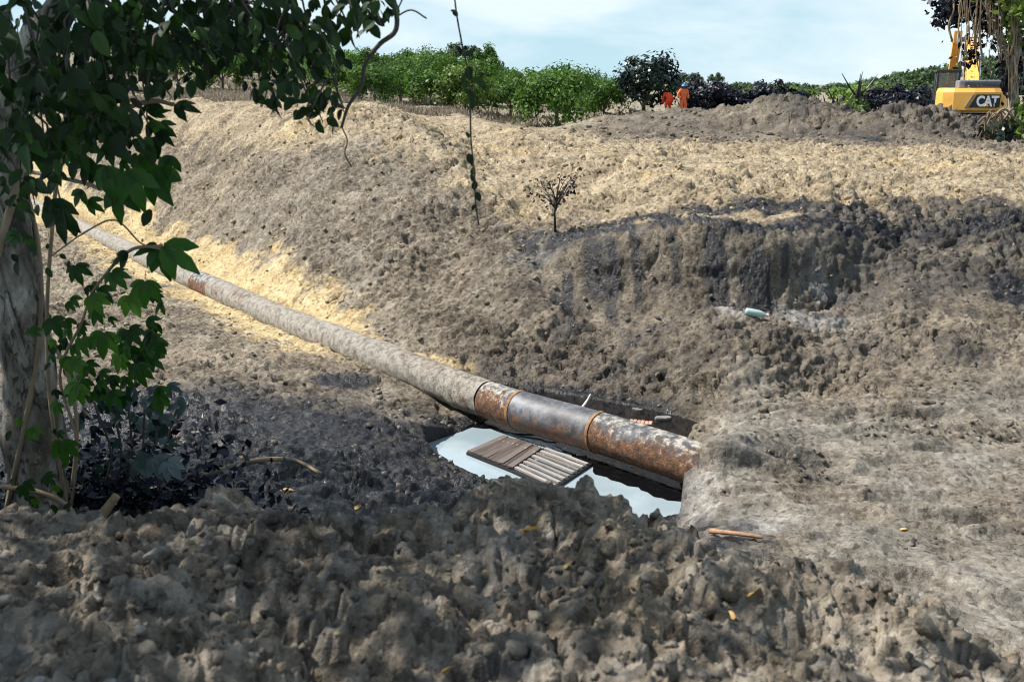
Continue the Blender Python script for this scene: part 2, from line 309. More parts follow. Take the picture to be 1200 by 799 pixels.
def blur(a, sig, ax):
    k = np.arange(-int(3 * sig), int(3 * sig) + 1); g = np.exp(-k * k / (2 * sig * sig)); g /= g.sum(); r = len(k) // 2
    pad = [(0, 0), (0, 0)]; pad[ax] = (r, r); b = np.pad(a, pad, mode='edge'); o = 0
    for i, wv in enumerate(g):
        o = o + wv * (b[i:i + a.shape[0], :] if ax == 0 else b[:, i:i + a.shape[1]])
    return o
YK = np.stack([np.interp(ug, UC, YC[:, k]) for k in range(K)], 1); ZK = np.stack([np.interp(ug, UC, ZC[:, k]) for k in range(K)], 1)
YK = blur(YK, 5, 0); ZK = blur(ZK, 5, 0)
for i in range(NU): TAB[i] = np.interp(tg, YK[i], ZK[i])
TAB = blur(blur(TAB, 2.0, 1), 3, 0)
def table(X, Y):
    Y = np.clip(Y, .5, 699); u = np.clip((X / np.maximum(Y, 1.2) * DY(Y) / CP - U0) / (U1 - U0) * (NU - 1), 0, NU - 1.001); t = np.clip((np.log(Y) - T0) / (T1 - T0) * (NTT - 1), 0, NTT - 1.001)
    i = u.astype(int); j = t.astype(int); a = u - i; b = t - j
    return TAB[i, j] * (1 - a) * (1 - b) + TAB[i + 1, j] * a * (1 - b) + TAB[i, j + 1] * (1 - a) * b + TAB[i + 1, j + 1] * a * b
WZ = -2.55
POOL = np.array([PZ(*p, WZ).to_2d()[:] for p in [(495, 521), (500, 541), (517, 556), (560, 566), (640, 573), (697, 580), (726, 604), (755, 613), (797, 604), (801, 578), (797, 556), (806, 512), (826, 499), (790, 486), (705, 470), (640, 459), (608, 462), (588, 484), (560, 498)]])
PIPEZ = -2.2; PR = .26
PIPE = [PZ(*p, PIPEZ) for p in [(-20, 212), (60, 252), (150, 294), (240, 334), (340, 379), (450, 421), (580, 471), (700, 506), (800, 538), (838, 549)]]
PIPE[-1] = PZ(824, 545, PIPEZ); PIPE[-1].z = -2.25; PIPE.append(PZ(862, 557, PIPEZ)); PIPE[-1].z = -2.40
PIPEC = curve_pts(PIPE, 14); PXY = np.array([p[:2] for p in PIPEC])
def polysd(X, Y, poly):
    d = np.full(X.shape, 1e9); ins = np.zeros(X.shape, bool); n = len(poly)
    for i in range(n):
        a, b = poly[i], poly[(i + 1) % n]; e = b - a; t = np.clip(((X - a[0]) * e[0] + (Y - a[1]) * e[1]) / (e @ e), 0, 1)
        d = np.minimum(d, np.hypot(X - a[0] - t * e[0], Y - a[1] - t * e[1]))
        c = ((a[1] > Y) != (b[1] > Y)) & (X < (b[0] - a[0]) * (Y - a[1]) / (b[1] - a[1] + 1e-12) + a[0]); ins ^= c
    return np.where(ins, -d, d)
def linesd(X, Y, pl):
    d = np.full(X.shape, 1e9); s = np.zeros(X.shape); sg = np.zeros(X.shape)
    for i in range(len(pl) - 1):
        a, b = pl[i], pl[i + 1]; e = b - a; t = np.clip(((X - a[0]) * e[0] + (Y - a[1]) * e[1]) / (e @ e), 0, 1)
        q = np.hypot(X - a[0] - t * e[0], Y - a[1] - t * e[1]); m = q < d; d = np.where(m, q, d); s = np.where(m, i + t, s)
        sg = np.where(m, np.sign(e[0] * (Y - a[1]) - e[1] * (X - a[0])), sg)
    return d, s / (len(pl) - 1), sg
BUMPS = []                              # centre, half-lengths, yaw, height
def bump(px, Y, sx, sy, h, yaw=0): BUMPS.append((float(XP(px, Y)), Y, sx, sy, h, R(yaw)))
bump(820, 43, 4.8, 3.0, .62); bump(725, 46, 2.6, 3.0, .35); bump(945, 41.5, 2.4, 1.8, .95, -12); bump(985, 38, 3.8, 1.25, .75, -52)
bump(1058, 42.5, 2.0, 1.1, .75); bump(1100, 42, 1.8, 1.0, .4); bump(1150, 41.5, 2.2, 1.0, .3); bump(1040, 38.5, 2.2, 1.2, -.25, -52)
bump(900, 11.2, 1.6, 1.0, .14); bump(834, 10.78, .50, .42, .40); bump(1131, 45.8, 3.0, 2.0, -.4); bump(885, 11.2, .8, .7, .22)
def height(X, Y, carve=True):
    X = np.asarray(X, float); Y = np.asarray(Y, float); z = table(X, Y)
    for cx, cy, sx, sy, h, a in BUMPS:
        dx = X - cx; dy = Y - cy; p = dx * math.cos(a) + dy * math.sin(a); q = -dx * math.sin(a) + dy * math.cos(a)
        z = z + h * np.exp(-(p / sx) ** 2 - (q / sy) ** 2)
    PXq = 600 + F * X / np.maximum(Y, 1.2) * DY(Y); fm = sstep(590, 680, PXq) * (1 - sstep(960, 1080, PXq)); lo = np.interp(PXq, [600, 700, 800, 900, 1050], [18.6, 17.5, 16.8, 16.6, 17.3])
    z = z + fm * (.10 * np.exp(-((Y - lo + .05) / .35) ** 2) - .62 * np.exp(-((Y - lo + .85) / .55) ** 2))
    if carve:
        d, s, sg = linesd(X, Y, PXY); w_ = 1 - sstep(.18, .34, d)
        w_ = w_ * (1 - sstep(.795, .83, s)); z = z * (1 - w_) + np.minimum(z, PIPEZ - .12) * w_
        m = (np.abs(X) < 6) & (Y > 8) & (Y < 18)
        if np.any(m):
            sd = polysd(X[m], Y[m], POOL); zz = z[m]
            zi = WZ - .30 * sstep(0, .35, -sd); ins = sd < 0
            zz = np.where(ins, np.minimum(zz, zi), np.where(sd < .5, np.maximum(zz, WZ + .035 + .12 * np.minimum(sd, .5)), zz)); z[m] = zz
    return z
def hz(x, y): return float(height(np.array([x]), np.array([y]))[0])
# grid of the ground sheet
rows = [.5]
while rows[-1] < 690:
    y = rows[-1]
    rows.append(y + (.012 if y < 1.6 else .0048 * y if y < 5 else .0055 * y if y < 9 else .032 if y < 20 else .07 if y < 32 else .11 if y < 50 else .02 * y if y < 70 else .05 * y))
rows = np.array(rows); APEX = 1.5
cols = np.concatenate([np.linspace(-.95, -.56, 30)[:-1], np.linspace(-.56, .56, 570), np.linspace(.56, .95, 30)[1:]])
Y2, C2 = np.meshgrid(rows, cols, indexing='ij'); X2 = C2 * (Y2 + APEX * np.exp(-Y2 / 6)); X = X2.ravel(); Y = Y2.ravel()
Z = height(X, Y); nr, nc = Y2.shape
idx = np.arange(nr * nc).reshape(nr, nc)
quads = np.stack([idx[:-1, :-1], idx[:-1, 1:], idx[1:, 1:], idx[1:, :-1]], -1).reshape(-1, 4)
def gnormals(Vv):
    G = Vv.reshape(nr, nc, 3); dr = np.gradient(G, axis=0); dc = np.gradient(G, axis=1); n = np.cross(dc, dr); n /= np.linalg.norm(n, axis=2, keepdims=True) + 1e-9
    return n.reshape(-1, 3)
V = np.stack([X, Y, Z], 1); Nn = gnormals(V)
pd, ps, pside = linesd(X, Y, PXY); psd = np.full(len(X), 9.0); mm = (np.abs(X) < 6) & (Y > 8) & (Y < 18); psd[mm] = polysd(X[mm], Y[mm], POOL)
Uu = X / np.maximum(Y, 1.2); PXv = 600 + F * Uu * DY(Y)       # bearing, in photo columns
heapm = 1 - sstep(4.6, 5.4, Y)
floor_r = sstep(790, 860, PXv) * sstep(6.0, 7.0, Y) * (1 - sstep(12.9, 14.6, Y + .8 * fbm(V * .8, 3, 5)))
rough = np.ones(len(X)); rough *= 1 - .62 * floor_r
rough *= 1 - .65 * (1 - sstep(.8, 2.0, pd)) * (1 - heapm)
bank = sstep(13, 15.5, Y) * (1 - sstep(17, 19.5, Y)); rough *= 1 - .55 * bank
rough *= 1 - .75 * (1 - sstep(.0, .35, np.abs(psd)))
rough *= 1 - .5 * sstep(36, 60, Y) * (1 - sstep(640, 700, PXv))
near_floor = sstep(5.6, 7, Y) * (1 - sstep(12, 15, Y)) * (1 - sstep(700, 790, PXv)); rough *= 1 - .55 * near_floor
meso = fbm(V * np.array([.55, .55, .55]), 3, 11) * .22 * (1 - heapm * .4) + fbm(V * 1.9, 3, 21) * .09
meso *= 1 - .8 * (1 - sstep(.3, 1.2, pd)) * (1 - heapm)
ridge = -np.abs(fbm(V * np.array([.9, 2.2, 1.0]) + 3, 3, 201)) * .28 * floor_r
disp = meso * np.clip(rough + .15, 0, 1) + ridge + .05 * floor_r
c1 = np.zeros(len(X)); wv = V + np.stack([fbm(V * 3 + k * 9, 2, 31 + k) for k in range(3)], 1) * .10
farm = 1 + 1.6 * sstep(33, 37, Y) * sstep(680, 720, PXv)
patchy = farm * np.clip(.55 + 1.3 * fbm(V * .45, 3, 301), .12, 1.25)
c1 += (facet(wv / .42, 3) * .10 + facet(wv / .24, 4) * .068) * (1 - heapm) * patchy
mf = Y < 33; vf = V[mf]; pf = patchy[mf]
w2 = wv[mf] + np.stack([vnoise(vf * 10 + k * 9, 331 + k) for k in range(3)], 1) * .03
c1[mf] += (facet(w2 / .14, 5) * .085 * (.35 + .65 * pf) + facet(w2 / .075, 7) * .035 * (.5 + .5 * pf) + fbm(vf * 9, 3, 41, .8) * .05) * (1 - heapm[mf])
mn = Y < 5.6; vn = V[mn]; hn = heapm[mn]; wn = vn + np.stack([fbm(vn * 9 + k * 5, 3, 131 + k, .6) for k in range(3)], 1) * .045
bil = 0
for o_, fr in enumerate((7.5, 16, 33, 68)): bil = bil + np.abs(vnoise(vn * fr + o_ * 7.7, 151 + o_)) * (.65 ** o_)
pn = np.clip(.6 + 1.2 * fbm(vn * 1.1, 3, 341), .2, 1.3)
c1[mn] += (facet(wn / .34, 16, .25) * .075 + facet(wn / .17, 20, .15) * .055 * pn + facet(wn / .09, 17, .1) * .038 + facet(wn / .045, 18, .1) * .022 - .03 * bil + fbm(vn * 2.0, 3, 351) * .13 + fbm(vn * 14, 3, 355, .7) * .02) * hn
c1[mn] -= .06 * np.clip(1 - np.abs(fbm(vn * np.array([2.4, 1.1, 1.8]), 3, 77)) / .05, 0, 1) * hn
nh = int(np.searchsorted(rows, 5.6)); G_ = c1.reshape(nr, nc); G_[:nh] = blur(G_[:nh], .6, 0); c1 = G_.ravel()
c1 = c1 - np.repeat(c1.reshape(nr, nc).mean(1), nc)
lovd = np.interp(PXv, [600, 700, 800, 900, 1050], [18.6, 17.5, 16.8, 16.6, 17.3]); rough *= 1 - .78 * sstep(600, 660, PXv) * (1 - sstep(900, 1000, PXv)) * sstep(-1.6, -1.1, Y - lovd) * (1 - sstep(-.2, .1, Y - lovd))
disp += c1 * (.30 + .62 * rough) * (1 - .5 * sstep(.2, .6, floor_r))
cutd = sstep(.20, .34, pd); cutd = np.where(ps > .82, 1, cutd)
disp *= .12 + .88 * cutd; disp *= np.where(psd < .12, .35, 1.0)
V = V + Nn * disp[:, None]
V[:, 2] = np.where(psd < -.02, np.minimum(V[:, 2], WZ - .02), V[:, 2])
ZT = V[:, 2].reshape(nr, nc)
# masks
nb = fbm(V * .9, 4, 61); nb2 = fbm(V * 2.6, 4, 71)
def blob(px, Yc, rx, ry, soft=.5, warp=.35):
    cx = XP(px, Yc); d = np.hypot((X - cx) / rx, (Y - Yc) / ry) + warp * nb2
    return 1 - sstep(1 - soft, 1 + soft, d)
leftness = 1 - sstep(420, 640, PXv)
tan = sstep(-.75, -.05, Z + .45 * nb + .25 * nb2 - leftness * 1.0 + sstep(1000, 1150, PXv) * 0) * sstep(14, 17.5, Y) * (1 - sstep(35, 44, Y) * sstep(620, 690, PXv) * .85)
tan *= 1 - .88 * sstep(28, 31, Y + nb * 2) * sstep(660, 720, PXv)
tan = np.maximum(tan, .34 * leftness * sstep(13, 16, Y)) * (1 - .4 * blob(330, 24, 2.2, 2.4) - .35 * blob(420, 20.5, 2.5, 1.5))
tan = np.clip(tan + nb2 * .18, 0, 1) * (1 - heapm)
yel = np.zeros(len(X)); along = (1 - sstep(.60, .65, ps))
yel = np.maximum(yel, along * (pside > 0) * (1 - sstep(.55, 1.15, pd + nb * .8 + nb2 * .35 + sstep(.45, .63, ps) * .35)))
yel = np.maximum(yel, along * (pside <= 0) * (1 - sstep(.5, 1.3, pd + nb * .8 + nb2 * .3)) * (1 - sstep(.42, .54, ps)) * .9)
yel = np.maximum(yel, .55 * sstep(.05, .5, nb + .3 * nb2) * tan * sstep(17, 20, Y) * (Y < 40))
lip = np.interp(PXv, [600, 700, 800, 900, 1050, 1200], [18.7, 17.6, 16.95, 16.8, 17.6, 18.2]) + .25 * nb
oil = np.clip(1 - np.abs(Y - lip) / (.36 + .42 * sstep(780, 1000, PXv)), 0, 1) * sstep(600, 640, PXv) * (.55 + .75 * (nb2 + .35 * nb)) * 1.5
oil = np.maximum(oil, blob(870, 18.2, 1.6, .5, .5, .9) * .78); oil = np.maximum(oil, blob(990, 18.0, 1.9, .6, .5, 1.0) * .66); oil = np.maximum(oil, blob(1130, 18.2, 2.4, 1.2, .6, 1.0) * .64); oil = np.maximum(oil, blob(1080, 16.6, 2.2, 1.0, .6, 1.0) * .52); oil = np.maximum(oil, blob(730, 17.9, 1.8, .25, .6, .9) * .8); oil = np.maximum(oil, blob(1195, 16.2, .7, .7, .5, .6) * .8)
for px, ya, yb, wd in ((833, 15.6, 16.9, .14), (885, 15.2, 16.2, .17), (872, 15.3, 16.0, .07), (668, 15.9, 17.0, .12), (655, 15.8, 16.3, .16), (716, 16.2, 17.4, .10), (745, 16.4, 17.3, .08), (735, 15.2, 16.6, .3)):
    oil = np.maximum(oil, ((.45 if wd > .25 else .72) + .45 * nb2) * (1 - sstep(.6, 1.3, np.abs(X - XP(px, (ya + yb) / 2) + .05 * nb2) / wd)) * sstep(ya - .25, ya + .1, Y) * (1 - sstep(yb - .1, yb + .25, Y)))
oil = np.maximum(oil, blob(580, 15.0, 1.3, .9, .6, .7) * .52); oil = np.maximum(oil, blob(690, 14.6, 1.5, .8, .6, .7) * .45)
fmv = sstep(600, 660, PXv) * (1 - sstep(900, 1000, PXv)); lov = np.interp(PXv, [600, 700, 800, 900, 1050], [18.6, 17.5, 16.8, 16.6, 17.3])
face = fmv * sstep(-2.0, -1.5, Y - lov) * (1 - sstep(-.25, .1, Y - lov))
stk_ = vnoise(np.stack([X * 2.6 + .3 * nb, Y * .22, Y * 0], 1), 401) * .65 + vnoise(np.stack([X * 7, Y * .4, Y * 0], 1), 402) * .45
sw_ = .50 + 1.0 * np.exp(-((PXv - 835) / 16) ** 2) + 1.0 * np.exp(-((PXv - 886) / 18) ** 2) + .5 * np.exp(-((PXv - 665) / 25) ** 2); oil = np.maximum(oil, sw_ * face * np.clip(.22 + .7 * stk_ + .4 * nb2, 0, 1) * .8)
oil = np.maximum(oil, sstep(13.2, 14.5, Y) * (1 - sstep(17, 18, Y)) * sstep(480, 620, PXv) * (.33 + .45 * nb2 + .2 * nb))
tl = Y - lov
for px, wd, t0_, t1_, k_ in ((833, .13, -1.15, -.15, 1.1), (843, .07, -.9, -.2, .9), (886, .17, -.95, -.3, 1.1), (872, .08, -.9, -.35, .9), (668, .11, -1.1, -.5, 1.0), (655, .15, -1.2, -.8, .9), (700, .22, -.75, -.1, .7), (722, .09, -.7, -.1, .85), (750, .07, -.6, -.1, .7), (790, .10, -.7, -.05, .6), (915, .10, -.6, -.1, .7), (620, .25, -.5, -.05, .8)):
    xx = XP(px, 16.6); oil = np.maximum(oil, k_ * (1 - sstep(.55, 1.25, np.abs(X - xx + .05 * nb2 + .03 * nb) / wd)) * sstep(t0_ - .15, t0_ + .2, tl) * (1 - sstep(t1_ - .05, t1_ + .12, tl)))
shore = (1 - sstep(.05, .55, psd + .25 * nb2)) * (psd > -.5); oil = np.maximum(oil, shore * (1 - .75 * sstep(770, 830, PXv)) * .78)
oil = np.maximum(oil, blob(180, 8.6, 2.6, 3.0, .4, .5) * 1.0); oil = np.maximum(oil, blob(330, 8.2, 2.1, 2.4, .5, .6) * 1.0); oil = np.maximum(oil, blob(450, 8.2, 1.8, 2.0, .5, .6) * 1.0); oil = np.maximum(oil, blob(560, 9.0, 2.6, 1.2, .6, .6) * .92); oil = np.maximum(oil, blob(370, 10.4, 2.8, 3.0, .5, .7) * (.72 + .4 * nb2)); oil = np.maximum(oil, blob(220, 11.0, 2.4, 2.6, .5, .7) * (.70 + .4 * nb2))
oil = np.maximum(oil, blob(400, 14.3, .55, .45, .5, .4) * .8); oil = np.maximum(oil, blob(60, 8, 2.2, 2.5, .6, .5) * .85)
oil = np.maximum(oil, heapm * .50 * sstep(.25, .6, nb2 + .5 * nb) * (1 - .6 * sstep(550, 800, PXv)))  # oil thinned rightwards, so the heap's sunlit side is brighter in colour
mound_dark = sstep(31, 35, Y + nb * 2) * (1 - sstep(46, 50, Y)) * (.72 * sstep(690, 740, PXv) + .28 * sstep(885, 930, PXv)); oil = np.maximum(oil, .46 * mound_dark + .3 * mound_dark * nb)
clay = floor_r * (.60 + .5 * nb); clay = np.maximum(clay, .8 * bank * sstep(880, 960, PXv) * (.35 + nb)); clay = np.maximum(clay, heapm * (.34 + .55 * nb2)); tan = np.maximum(tan, heapm * (.02 + .22 * sstep(400, 800, PXv) + .55 * fbm(V * 6, 3, 231) + .2 * nb)); clay = np.maximum(clay, .45 * leftness * sstep(14, 17, Y) * (1 - sstep(24, 27, Y)) * (.6 + nb2))  # tan ramp paints the heap's right side lighter, as its sunlit half
clay = np.maximum(clay, near_floor * (.25 + .6 * nb2))
chalk = np.zeros(len(X))
for px, Yc, rx, ry, k in ((970, 16.3, .45, .22, .5), (925, 15.7, .7, .25, .42), (945, 15.2, .6, .25, .4), (655, 14.35, .5, .28, .75), (805, 10.2, .3, .5, .42), (860, 15.2, .35, .3, .5), (640, 17.9, .8, .2, .4), (875, 9.4, .5, .25, .45)): chalk = np.maximum(chalk, k * blob(px, Yc, rx, ry, .6, .5))  # pale chalky patches, plus a whitish-blue sheen painted at the pool's far edge
straw = sstep(41, 46, Y - 6 * leftness * 0 + nb * 2) * (1 - sstep(680, 740, PXv)) * .95; straw = np.maximum(straw, .9 * sstep(50, 56, Y))
def vcol(me, name, arrs):
    a = me.attributes.new(name, 'FLOAT_COLOR', 'POINT'); c = np.ones((len(arrs[0]), 4), np.float32)
    for k, r_ in enumerate(arrs): c[:, k] = np.clip(r_, 0, 1)
    a.data.foreach_set('color', c.ravel())
me = nmesh('ground', V, quads, True); vcol(me, 'masks', (yel, oil, clay)); vcol(me, 'masks2', (tan, straw, chalk))
ground = tag(link('ground', me, M['soil']), kind='structure')
lrow = np.log(rows)
def gz(x, y):                           # height of the finished, clod-covered surface
    i = int(np.clip(np.searchsorted(rows, y) - 1, 0, nr - 2)); c = x / (y + APEX * math.exp(-y / 6)); j = int(np.clip(np.searchsorted(cols, c) - 1, 0, nc - 2))
    return float(ZT[i:i + 2, j:j + 2].mean())
# ------------------------------------------------------------------ loose clods (uncountable)
def ico(sub):
    bm = bmesh.new(); bmesh.ops.create_icosphere(bm, subdivisions=sub, radius=1); v = np.array([x.co[:] for x in bm.verts]); f = np.array([[q.index for q in x.verts] for x in bm.faces]); bm.free(); return v, f
IV1, IF1 = ico(2); IV0, IF0 = ico(1)
def scatter(name, spec, iv, jf, seed, lab, cat):
    rg = np.random.default_rng(seed); VV = []; FF = []; A = []; B = []; b = 0; SH = []
    for k in range(28):
        o = rg.random(3) * 50; q = np.array(Quaternion(rg.normal(size=4)).normalized().to_matrix())
        r_ = np.ones(len(iv))
        for pl_ in range(7):
            nv_ = rg.normal(size=3); nv_ /= np.linalg.norm(nv_); r_ = np.minimum(r_, rg.uniform(.5, .95) / np.maximum(iv @ nv_, .05))
        r_ = r_ * (1 + .35 * fbm(iv * 1.6 + o, 2, 5) + .12 * vnoise(iv * 6 + o, 9)); SH.append(((iv * r_[:, None]) * np.array([1, .85, .7])) @ q.T)
    for (n, fx, size, mk) in spec:
        xy = np.array([fx(rg) for _ in range(n)]); ss = size * (.4 + rg.random(n) ** 2.4 * 1.7)
        ok = (polysd(xy[:, 0], xy[:, 1], POOL) > ss * .6) & (linesd(xy[:, 0], xy[:, 1], PXY)[0] > .36 + ss)
        for (x, y), s in zip(xy[ok], ss[ok]):
            v = SH[rg.integers(28)] * (s * np.array([1, 1, .8])); an = rg.random() * 6.28; ca, sa = math.cos(an), math.sin(an)
            v = np.stack([v[:, 0] * ca - v[:, 1] * sa, v[:, 0] * sa + v[:, 1] * ca, v[:, 2]], 1) + (x, y, gz(x, y) + s * .05)
            VV.append(v); FF.append(jf + b); b += len(v)
            m = mk(rg); A.append(np.tile(m[0], (len(v), 1))); B.append(np.tile(m[1], (len(v), 1)))
    VV = np.concatenate(VV); me = nmesh(name, VV, np.concatenate(FF), False); A = np.concatenate(A); B = np.concatenate(B)
    vcol(me, 'masks', A.T); vcol(me, 'masks2', B.T)
    return tag(link(name, me, M['soil']), lab, cat, kind='stuff')
def ux(pa, pb, ya, yb):
    def f(rg):
        y = ya + (yb - ya) * rg.random(); return float(XP(pa + (pb - pa) * rg.random(), y)), y
    return f
def tanclod(rg): return ((rg.random() * .7, .55 * (rg.random() < .1), 0), (.65 + .4 * rg.random(), 0, 0))
def moundclod(rg): return ((0, .3 * (rg.random() < .3), 0), (.25 * rg.random(), 0, 0))
def darkclod(rg): return ((0, .55 * (rg.random() < .3), .2 + .5 * rg.random()), (.1 * rg.random(), 0, .1 * rg.random()))
def heapclod(rg): return ((.5 * (rg.random() < .02), .45 * (rg.random() < .12), .1 + .6 * rg.random()), (.35 * rg.random(), 0, .25 * (rg.random() < .05)))
scatter('soil_clods', [(2600, ux(100, 1240, 17.8, 32), .045, tanclod), (1100, ux(660, 1220, 30, 44), .085, moundclod), (900, ux(-20, 1240, 12.5, 17.5), .04, darkclod), (500, ux(100, 760, 6.5, 13), .03, darkclod), (60, ux(800, 1240, 8, 13), .022, darkclod), (80, ux(880, 1000, 10.3, 11.3), .026, darkclod), (60, ux(960, 1100, 8.5, 9.1), .022, darkclod), (70, ux(1060, 1230, 9.1, 9.9), .022, darkclod), (120, ux(806, 930, 10.6, 12.2), .03, darkclod), (160, ux(1000, 1230, 12.0, 12.7), .035, darkclod)], IV0, IF0, 3, 'loose dirt clods strewn over the far bank and trench floor', 'soil clods')
scatter('heap_clods', [(3200, ux(-60, 1200, 2.1, 4.7), .013, heapclod), (420, ux(-60, 1200, 2.1, 4.6), .022, heapclod), (40, ux(-40, 1120, 2.4, 4.5), .040, heapclod)], IV1, IF1, 5, 'crumbly grey clods covering the heap in the foreground', 'soil clods')
# ------------------------------------------------------------------ water and oil
def wmat():
    N = NT('milky_water'); p = N.pos(); a = N.noise(1.2, 5, .5, p); b = N.noise(30, 3, .6, p)
    c = N.ramp(a, [(.35, (.22, .28, .31)), (.65, (.31, .375, .42))]); c = N.mix(N.math('MULTIPLY_ADD', b, 9, -6.2, clamp=True), c, (.06, .055, .05))
    N.set(Base_Color=c, Roughness=.05); N.bump(N.noise(5, 3, .5, p), .04, .01); return N.m
M['water'] = wmat()
N_ = NT('black_oil'); N_.set(Base_Color=(.004, .004, .005), Roughness=N_.ramp(N_.noise(14, 6, .6, N_.pos()), [(.4, (.06,) * 3), (.7, (.35,) * 3)])); M['oil'] = N_.m
def sheet(name, poly, z, mat, grow=0, jag=0, seed=0):
    rg = random.Random(seed); c = sum((Vector(p) for p in poly), Vector((0, 0))) / len(poly); pts = []
    n = len(poly)
    for i in range(n):
        a, b = Vector(poly[i]), Vector(poly[(i + 1) % n]); m = max(1, int((b - a).length / .10)) if jag else 1
        for k in range(m):
            q = a.lerp(b, k / m); q = q + (q - c).normalized() * grow + Vector((rg.uniform(-jag, jag), rg.uniform(-jag, jag))); pts.append((q.x, q.y, z))
    me = bpy.data.meshes.new(name); bm = bmesh.new(); f = bm.faces.new([bm.verts.new(p) for p in pts]); bmesh.ops.triangulate(bm, faces=[f]); bmesh.ops.recalc_face_normals(bm, faces=list(bm.faces))
    for f in bm.faces:
        if f.normal.z < 0: f.normal_flip()
    bm.to_mesh(me); bm.free(); return link(name, me, mat)
tag(sheet('water', [tuple(p) for p in POOL], WZ, M['water'], .35), kind='structure')
q2 = lambda L_: [tuple(PZ(*p, WZ).to_2d()) for p in L_]
tag(sheet('oil_slick', q2([(598, 450), (640, 452), (705, 463), (790, 480), (835, 500), (806, 516), (800, 540), (760, 522), (690, 500), (600, 474)]), WZ + .006, M['oil'], 0, .03, 4), kind='structure')
tag(sheet('oil_slick', q2([(690, 503), (760, 520), (806, 540), (806, 590), (785, 587), (745, 572), (700, 557), (692, 545), (655, 526), (640, 505)]), WZ + .010, M['oil'], 0, .035, 5), kind='structure')
tag(sheet('oil_slick', q2([(540, 488), (600, 488), (660, 505), (668, 520), (640, 517), (600, 508), (575, 503), (540, 499)]), WZ + .014, M['oil'], 0, .035, 6), kind='structure')
# ------------------------------------------------------------------ pipe
def pipemat(kind):
    N = NT('pipe_' + kind); p = N.pos(); a = N.noise(2.2, 8, .65, p, .3); b = N.noise(11, 8, .65, p); c3 = N.noise(48, 5, .7, p)
    nz_ = N.n('ShaderNodeSeparateXYZ'); g = N.n('ShaderNodeNewGeometry'); N.l(g.outputs['Normal'], nz_.inputs[0])
    mud = N.ramp(N.math('ADD', N.math('MULTIPLY', b, .6), N.math('MULTIPLY', c3, .4)), [(.36, (.06, .052, .044)), (.45, (.19, .17, .142)), (.54, (.33, .305, .265)), (.64, (.46, .435, .39))])
    steel = N.ramp(N.math('ADD', N.math('MULTIPLY', a, .55), N.math('MULTIPLY', b, .45)), [(.36, (.022, .022, .025)), (.5, (.075, .078, .088)), (.64, (.20, .21, .235))])
    rust = N.ramp(N.math('ADD', N.math('MULTIPLY', b, .6), N.math('MULTIPLY', c3, .4)), [(.37, (.025, .016, .012)), (.48, (.095, .046, .024)), (.57, (.21, .095, .042)), (.67, (.30, .18, .10))])
    def th(x, lo, k): return N.math('MULTIPLY_ADD', x, k, -lo * k, clamp=True)
    if kind == 'mud': c = N.mix(th(a, .57, 7), mud, rust); c = N.mix(th(b, .60, 8), c, (.045, .042, .042)); N.set(Base_Color=c, Roughness=.9); N.bump(N.math('ADD', b, c3), .9, .03)
    elif kind == 'steel': c = N.mix(th(N.math('SUBTRACT', b, N.math('MULTIPLY', nz_.outputs[2], .30)), .46, 6), steel, rust); N.set(Base_Color=c, Roughness=N.math('MULTIPLY_ADD', b, .5, .30), Metallic=.1); N.bump(c3, .3, .01)
    else: c = N.mix(th(N.math('ADD', a, N.math('MULTIPLY', nz_.outputs[2], .25)), .60, 7), rust, steel); c = N.mix(th(N.math('ADD', b, N.math('MULTIPLY', nz_.outputs[2], .2)), .63, 7), c, mud); N.set(Base_Color=c, Roughness=.8); N.bump(N.math('ADD', b, c3), .7, .02)
    return N.m
pipe = empty('pipeline', PIPE[6], 'long muddy steel pipe crossing the trench diagonally, rusty where it enters the soil', 'pipe')
bpy.context.view_layer.update(); PINV = pipe.matrix_world.inverted() if False else Matrix.Translation(-PIPE[6])
CUM = [0.0]
for a, b in zip(PIPEC[:-1], PIPEC[1:]): CUM.append(CUM[-1] + (b - a).length)
def pipe_at(s):
    s = min(max(s, 0), CUM[-1] - 1e-4); i = int(np.searchsorted(CUM, s, side='right') - 1); t = (s - CUM[i]) / (CUM[i + 1] - CUM[i]); return PIPEC[i].lerp(PIPEC[i + 1], t)
def s_at(px):                           # arclength where the axis passes photo column px
    best = 0
    for i, p in enumerate(PIPEC):
        d = p - Vector((0, 0, CAMZ)); q = 600 + F * d.x / (d.y * CP - d.z * SP)
        if q <= px: best = CUM[i] + (px - q) * .005
    return best
def pipe_piece(name, s0, s1, mat, r=PR, amp=0, step=.06, label=None, n=40):
    k = max(3, int((s1 - s0) / step)); Vv = []; 
    for i in range(k + 1):
        s = s0 + (s1 - s0) * i / k; p = pipe_at(s); t = (pipe_at(s + .05) - pipe_at(s - .05)).normalized(); u = Vector((0, 0, 1)); q = t.cross(u).normalized(); u = q.cross(t)
        for j in range(n):
            a_ = 2 * math.pi * j / n; Vv.append(p + (q * math.cos(a_) + u * math.sin(a_)) * r)
    Vv = np.array([v[:] for v in Vv]); c = np.repeat(np.array([pipe_at(s0 + (s1 - s0) * i / k)[:] for i in range(k + 1)]), n, 0); d = (Vv - c) / r
    if amp: Vv = Vv + d * (amp * (np.maximum(0, fbm(Vv * 2.5, 3, 91)) * 1.6 + fbm(Vv * 9, 3, 92) * .6 + .2))[:, None]
    Vv = Vv - np.array(PIPE[6][:])
    g = np.arange((k + 1) * n).reshape(k + 1, n); gq = np.roll(g, -1, 1)
    Fq = np.stack([g[:-1], gq[:-1], gq[1:], g[1:]], -1).reshape(-1, 4)
    o = link(name, nmesh(name, Vv, Fq[:, ::-1].copy(), True), mat, pipe)
    if label: o['label'] = label
    return o
sw0, sw1, sw2 = s_at(578), s_at(611), s_at(706)
PM, PS, PRu = pipemat('mud'), pipemat('steel'), pipemat('rust')
